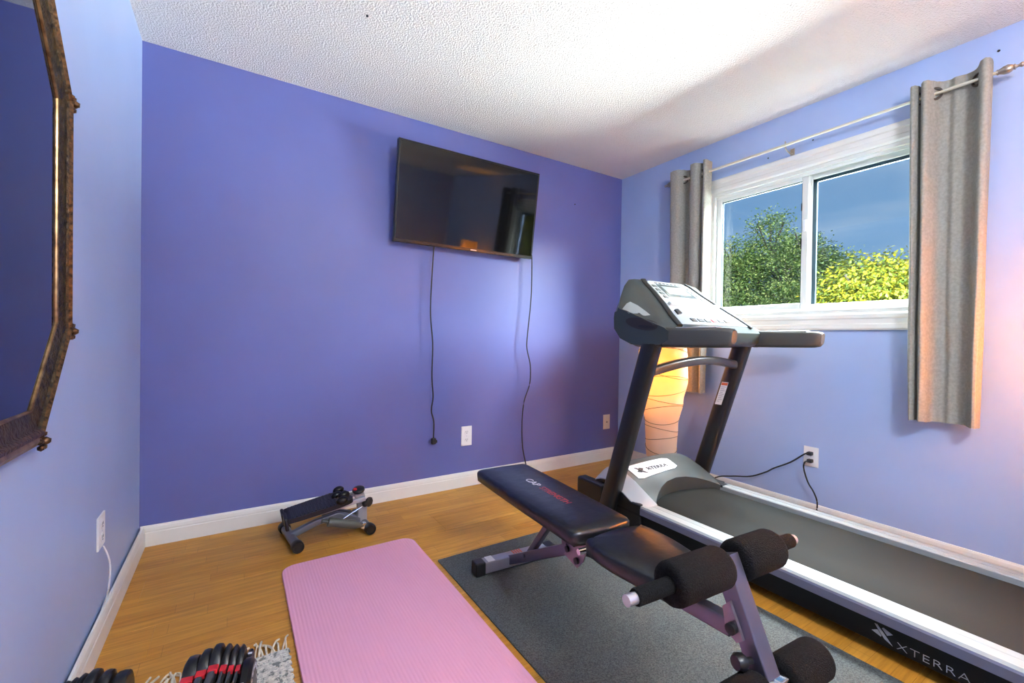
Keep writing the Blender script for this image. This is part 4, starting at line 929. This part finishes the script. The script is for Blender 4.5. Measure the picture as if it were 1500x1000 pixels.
# ------------------------------------------------------------------ outdoors: lawn and trees
b = bm_(); box(b, (XR + T + 0.01, -60, -3.4), (80, 70, -3.2)); struct('lawn', b, mat('grass', (0.06, 0.10, 0.02), 0.9, var=0.3, vscale=2))
def leaf_mat(name, c1, c2, c3):
    m = bpy.data.materials.new(name); m.use_nodes = True; t = m.node_tree; bs = t.nodes['Principled BSDF']
    g = t.nodes.new('ShaderNodeNewGeometry'); r = t.nodes.new('ShaderNodeValToRGB'); t.links.new(g.outputs['Random Per Island'], r.inputs[0])
    r.color_ramp.elements[0].color = (*c1, 1); r.color_ramp.elements[1].color = (*c3, 1); x = r.color_ramp.elements.new(0.5); x.color = (*c2, 1)
    t.links.new(r.outputs[0], bs.inputs['Base Color']); bs.inputs['Roughness'].default_value = 0.55
    return m
BARK = mat('bark', (0.10, 0.085, 0.065), 0.9, var=0.3, vscale=12)
GRN = leaf_mat('green_leaves', (0.06, 0.13, 0.03), (0.17, 0.28, 0.07), (0.36, 0.43, 0.14))
YEL = leaf_mat('yellow_green_leaves', (0.05, 0.10, 0.006), (0.19, 0.22, 0.006), (0.36, 0.29, 0.006))
def tree(name, label, base, blobs, nleaf, m, size, droop, seed):
    rnd = random.Random(seed); base = Vector(base)
    t = thing(name, label, 'tree', base)
    top = max(blobs, key=lambda q: q[0][2])[0]
    b = bm_(); fork = Vector((base.x, base.y, base.z + (top[2] - base.z) * 0.45))
    tube(b, cr_path([base, (base.x + 0.1, base.y + 0.1, (base.z + fork.z) / 2), fork], 5), 0.16, 10, None); obj('trunk', b, BARK, t, smooth=True)
    for (c, rr) in blobs:
        b = bm_(); c = Vector(c); mid = fork.lerp(c, 0.5) + Vector((rnd.uniform(-.3, .3), rnd.uniform(-.3, .3), 0.2))
        p = cr_path([fork, mid, c, c + Vector((0, 0, rr[2] * 0.7))], 4); n_ = len(p)
        tube(b, p, 0.06, 6, [1 - 0.85 * i / n_ for i in range(n_)])
        for i in range(5):
            a = rnd.uniform(0, 6.28); tube(b, [c - Vector((0, 0, rr[2] * .3)), c + Vector((math.cos(a) * rr[0] * .7, math.sin(a) * rr[1] * .7, rr[2] * rnd.uniform(-.1, .7)))], 0.016, 5)
        obj('branch', b, BARK, t, smooth=True)
    vs, fs = [], []; vol = sum(r_[0] * r_[1] * r_[2] for _, r_ in blobs)
    for (c, rr) in blobs:
        c = Vector(c); n_ = int(nleaf * rr[0] * rr[1] * rr[2] / vol); tw = max(6, n_ // 26)
        for q in range(tw):
            while True:
                d = Vector((rnd.uniform(-1, 1), rnd.uniform(-1, 1), rnd.uniform(-1, 1)))
                if 0.15 < d.length < 1: break
            d = d.normalized() * (d.length ** 0.5)
            pc_ = c + Vector((d.x * rr[0], d.y * rr[1], d.z * rr[2])); ax = Vector((d.x + rnd.uniform(-.5, .5), d.y + rnd.uniform(-.5, .5), (d.z * .6 - droop) + rnd.uniform(-.3, .3))).normalized()
            for k in range(26):
                s = size * rnd.uniform(0.6, 1.25); pt = pc_ + ax * rnd.uniform(-.5, .5) * size * 7 + Vector((rnd.gauss(0, 1), rnd.gauss(0, 1), rnd.gauss(0, .6))) * size * 1.3
                dr = (ax + Vector((rnd.gauss(0, .6), rnd.gauss(0, .6), rnd.gauss(0, .35) - droop))).normalized()
                sd = dr.cross(Vector((rnd.gauss(0, .5), rnd.gauss(0, .5), 1))).normalized() * s * 0.28; i0 = len(vs)
                nrm_ = dr.cross(sd).normalized() * s * 0.06
                vs += [pt, pt + dr * s * .5 + sd + nrm_, pt + dr * s, pt + dr * s * .5 - sd + nrm_]; fs.append((i0, i0 + 1, i0 + 2, i0 + 3))
    me = bpy.data.meshes.new('foliage'); me.from_pydata([v - base for v in vs], [], fs); me.materials.append(m)
    o = bpy.data.objects.new('foliage', me); C.objects.link(o); o.parent = t; o['kind'] = 'stuff'
    return t
tree('leafy_tree', 'tall green leafy tree seen through the sliding window pane', (11.3, 6.0, -3.2),
     [((11.2, 7.3, 2.5), (0.8, 0.75, 1.0)), ((11.3, 6.5, 2.5), (0.8, 0.6, 0.85)), ((11.2, 5.75, 3.4), (0.6, 0.50, 0.80)), ((11.1, 5.35, 2.6), (0.7, 0.5, 0.8)), ((10.9, 6.2, 1.3), (1.0, 1.4, 0.9)), ((11.2, 5.2, 1.5), (0.9, 0.8, 0.9)), ((11.4, 5.15, 3.3), (0.4, 0.22, 0.40)), ((11.2, 6.75, 3.3), (0.4, 0.3, 0.38)), ((11.0, 5.95, 2.6), (0.6, 0.45, 0.7))], 90000, GRN, 0.062, 0.15, 3)
tree('leafy_tree', 'dark green rounded treetop rising behind the yellow tree', (17.2, 7.6, -3.2),
     [((17.0, 7.5, 3.5), (1.0, 0.8, 1.2)), ((17.1, 6.7, 3.0), (1.0, 0.7, 1.1)), ((17.4, 8.1, 3.0), (1.0, 0.6, 1.1)), ((17.0, 7.2, 1.6), (1.2, 1.2, 1.4))], 45000, GRN, 0.09, 0.1, 5)
tree('yellow_tree', 'bright yellow green tree with drooping leaves outside the fixed window pane', (7.4, 2.0, -3.2),
     [((7.2, 2.62, 1.33), (0.7, 0.36, 0.52)), ((7.1, 2.3, 1.5), (0.7, 0.5, 0.68)), ((7.2, 1.85, 1.42), (0.7, 0.5, 0.68)), ((7.3, 1.35, 1.4), (0.8, 0.55, 0.72)), ((7.0, 2.0, 0.9), (0.8, 0.9, 0.6)), ((7.3, 0.8, 1.5), (0.8, 0.6, 0.8))], 100000, YEL, 0.058, 0.45, 8)
tree('yellow_tree', 'yellow green tree in the garden mirrored in the television', (6.6, -4.3, -3.2),
     [((6.6, -4.8, 1.3), (0.9, 1.1, 1.0)), ((6.3, -3.9, 1.6), (0.9, 1.0, 1.0)), ((6.5, -4.2, 0.4), (1.1, 1.5, 0.8)), ((6.9, -5.8, 1.0), (1.0, 1.1, 1.2))], 22000, YEL, 0.12, 0.45, 9)
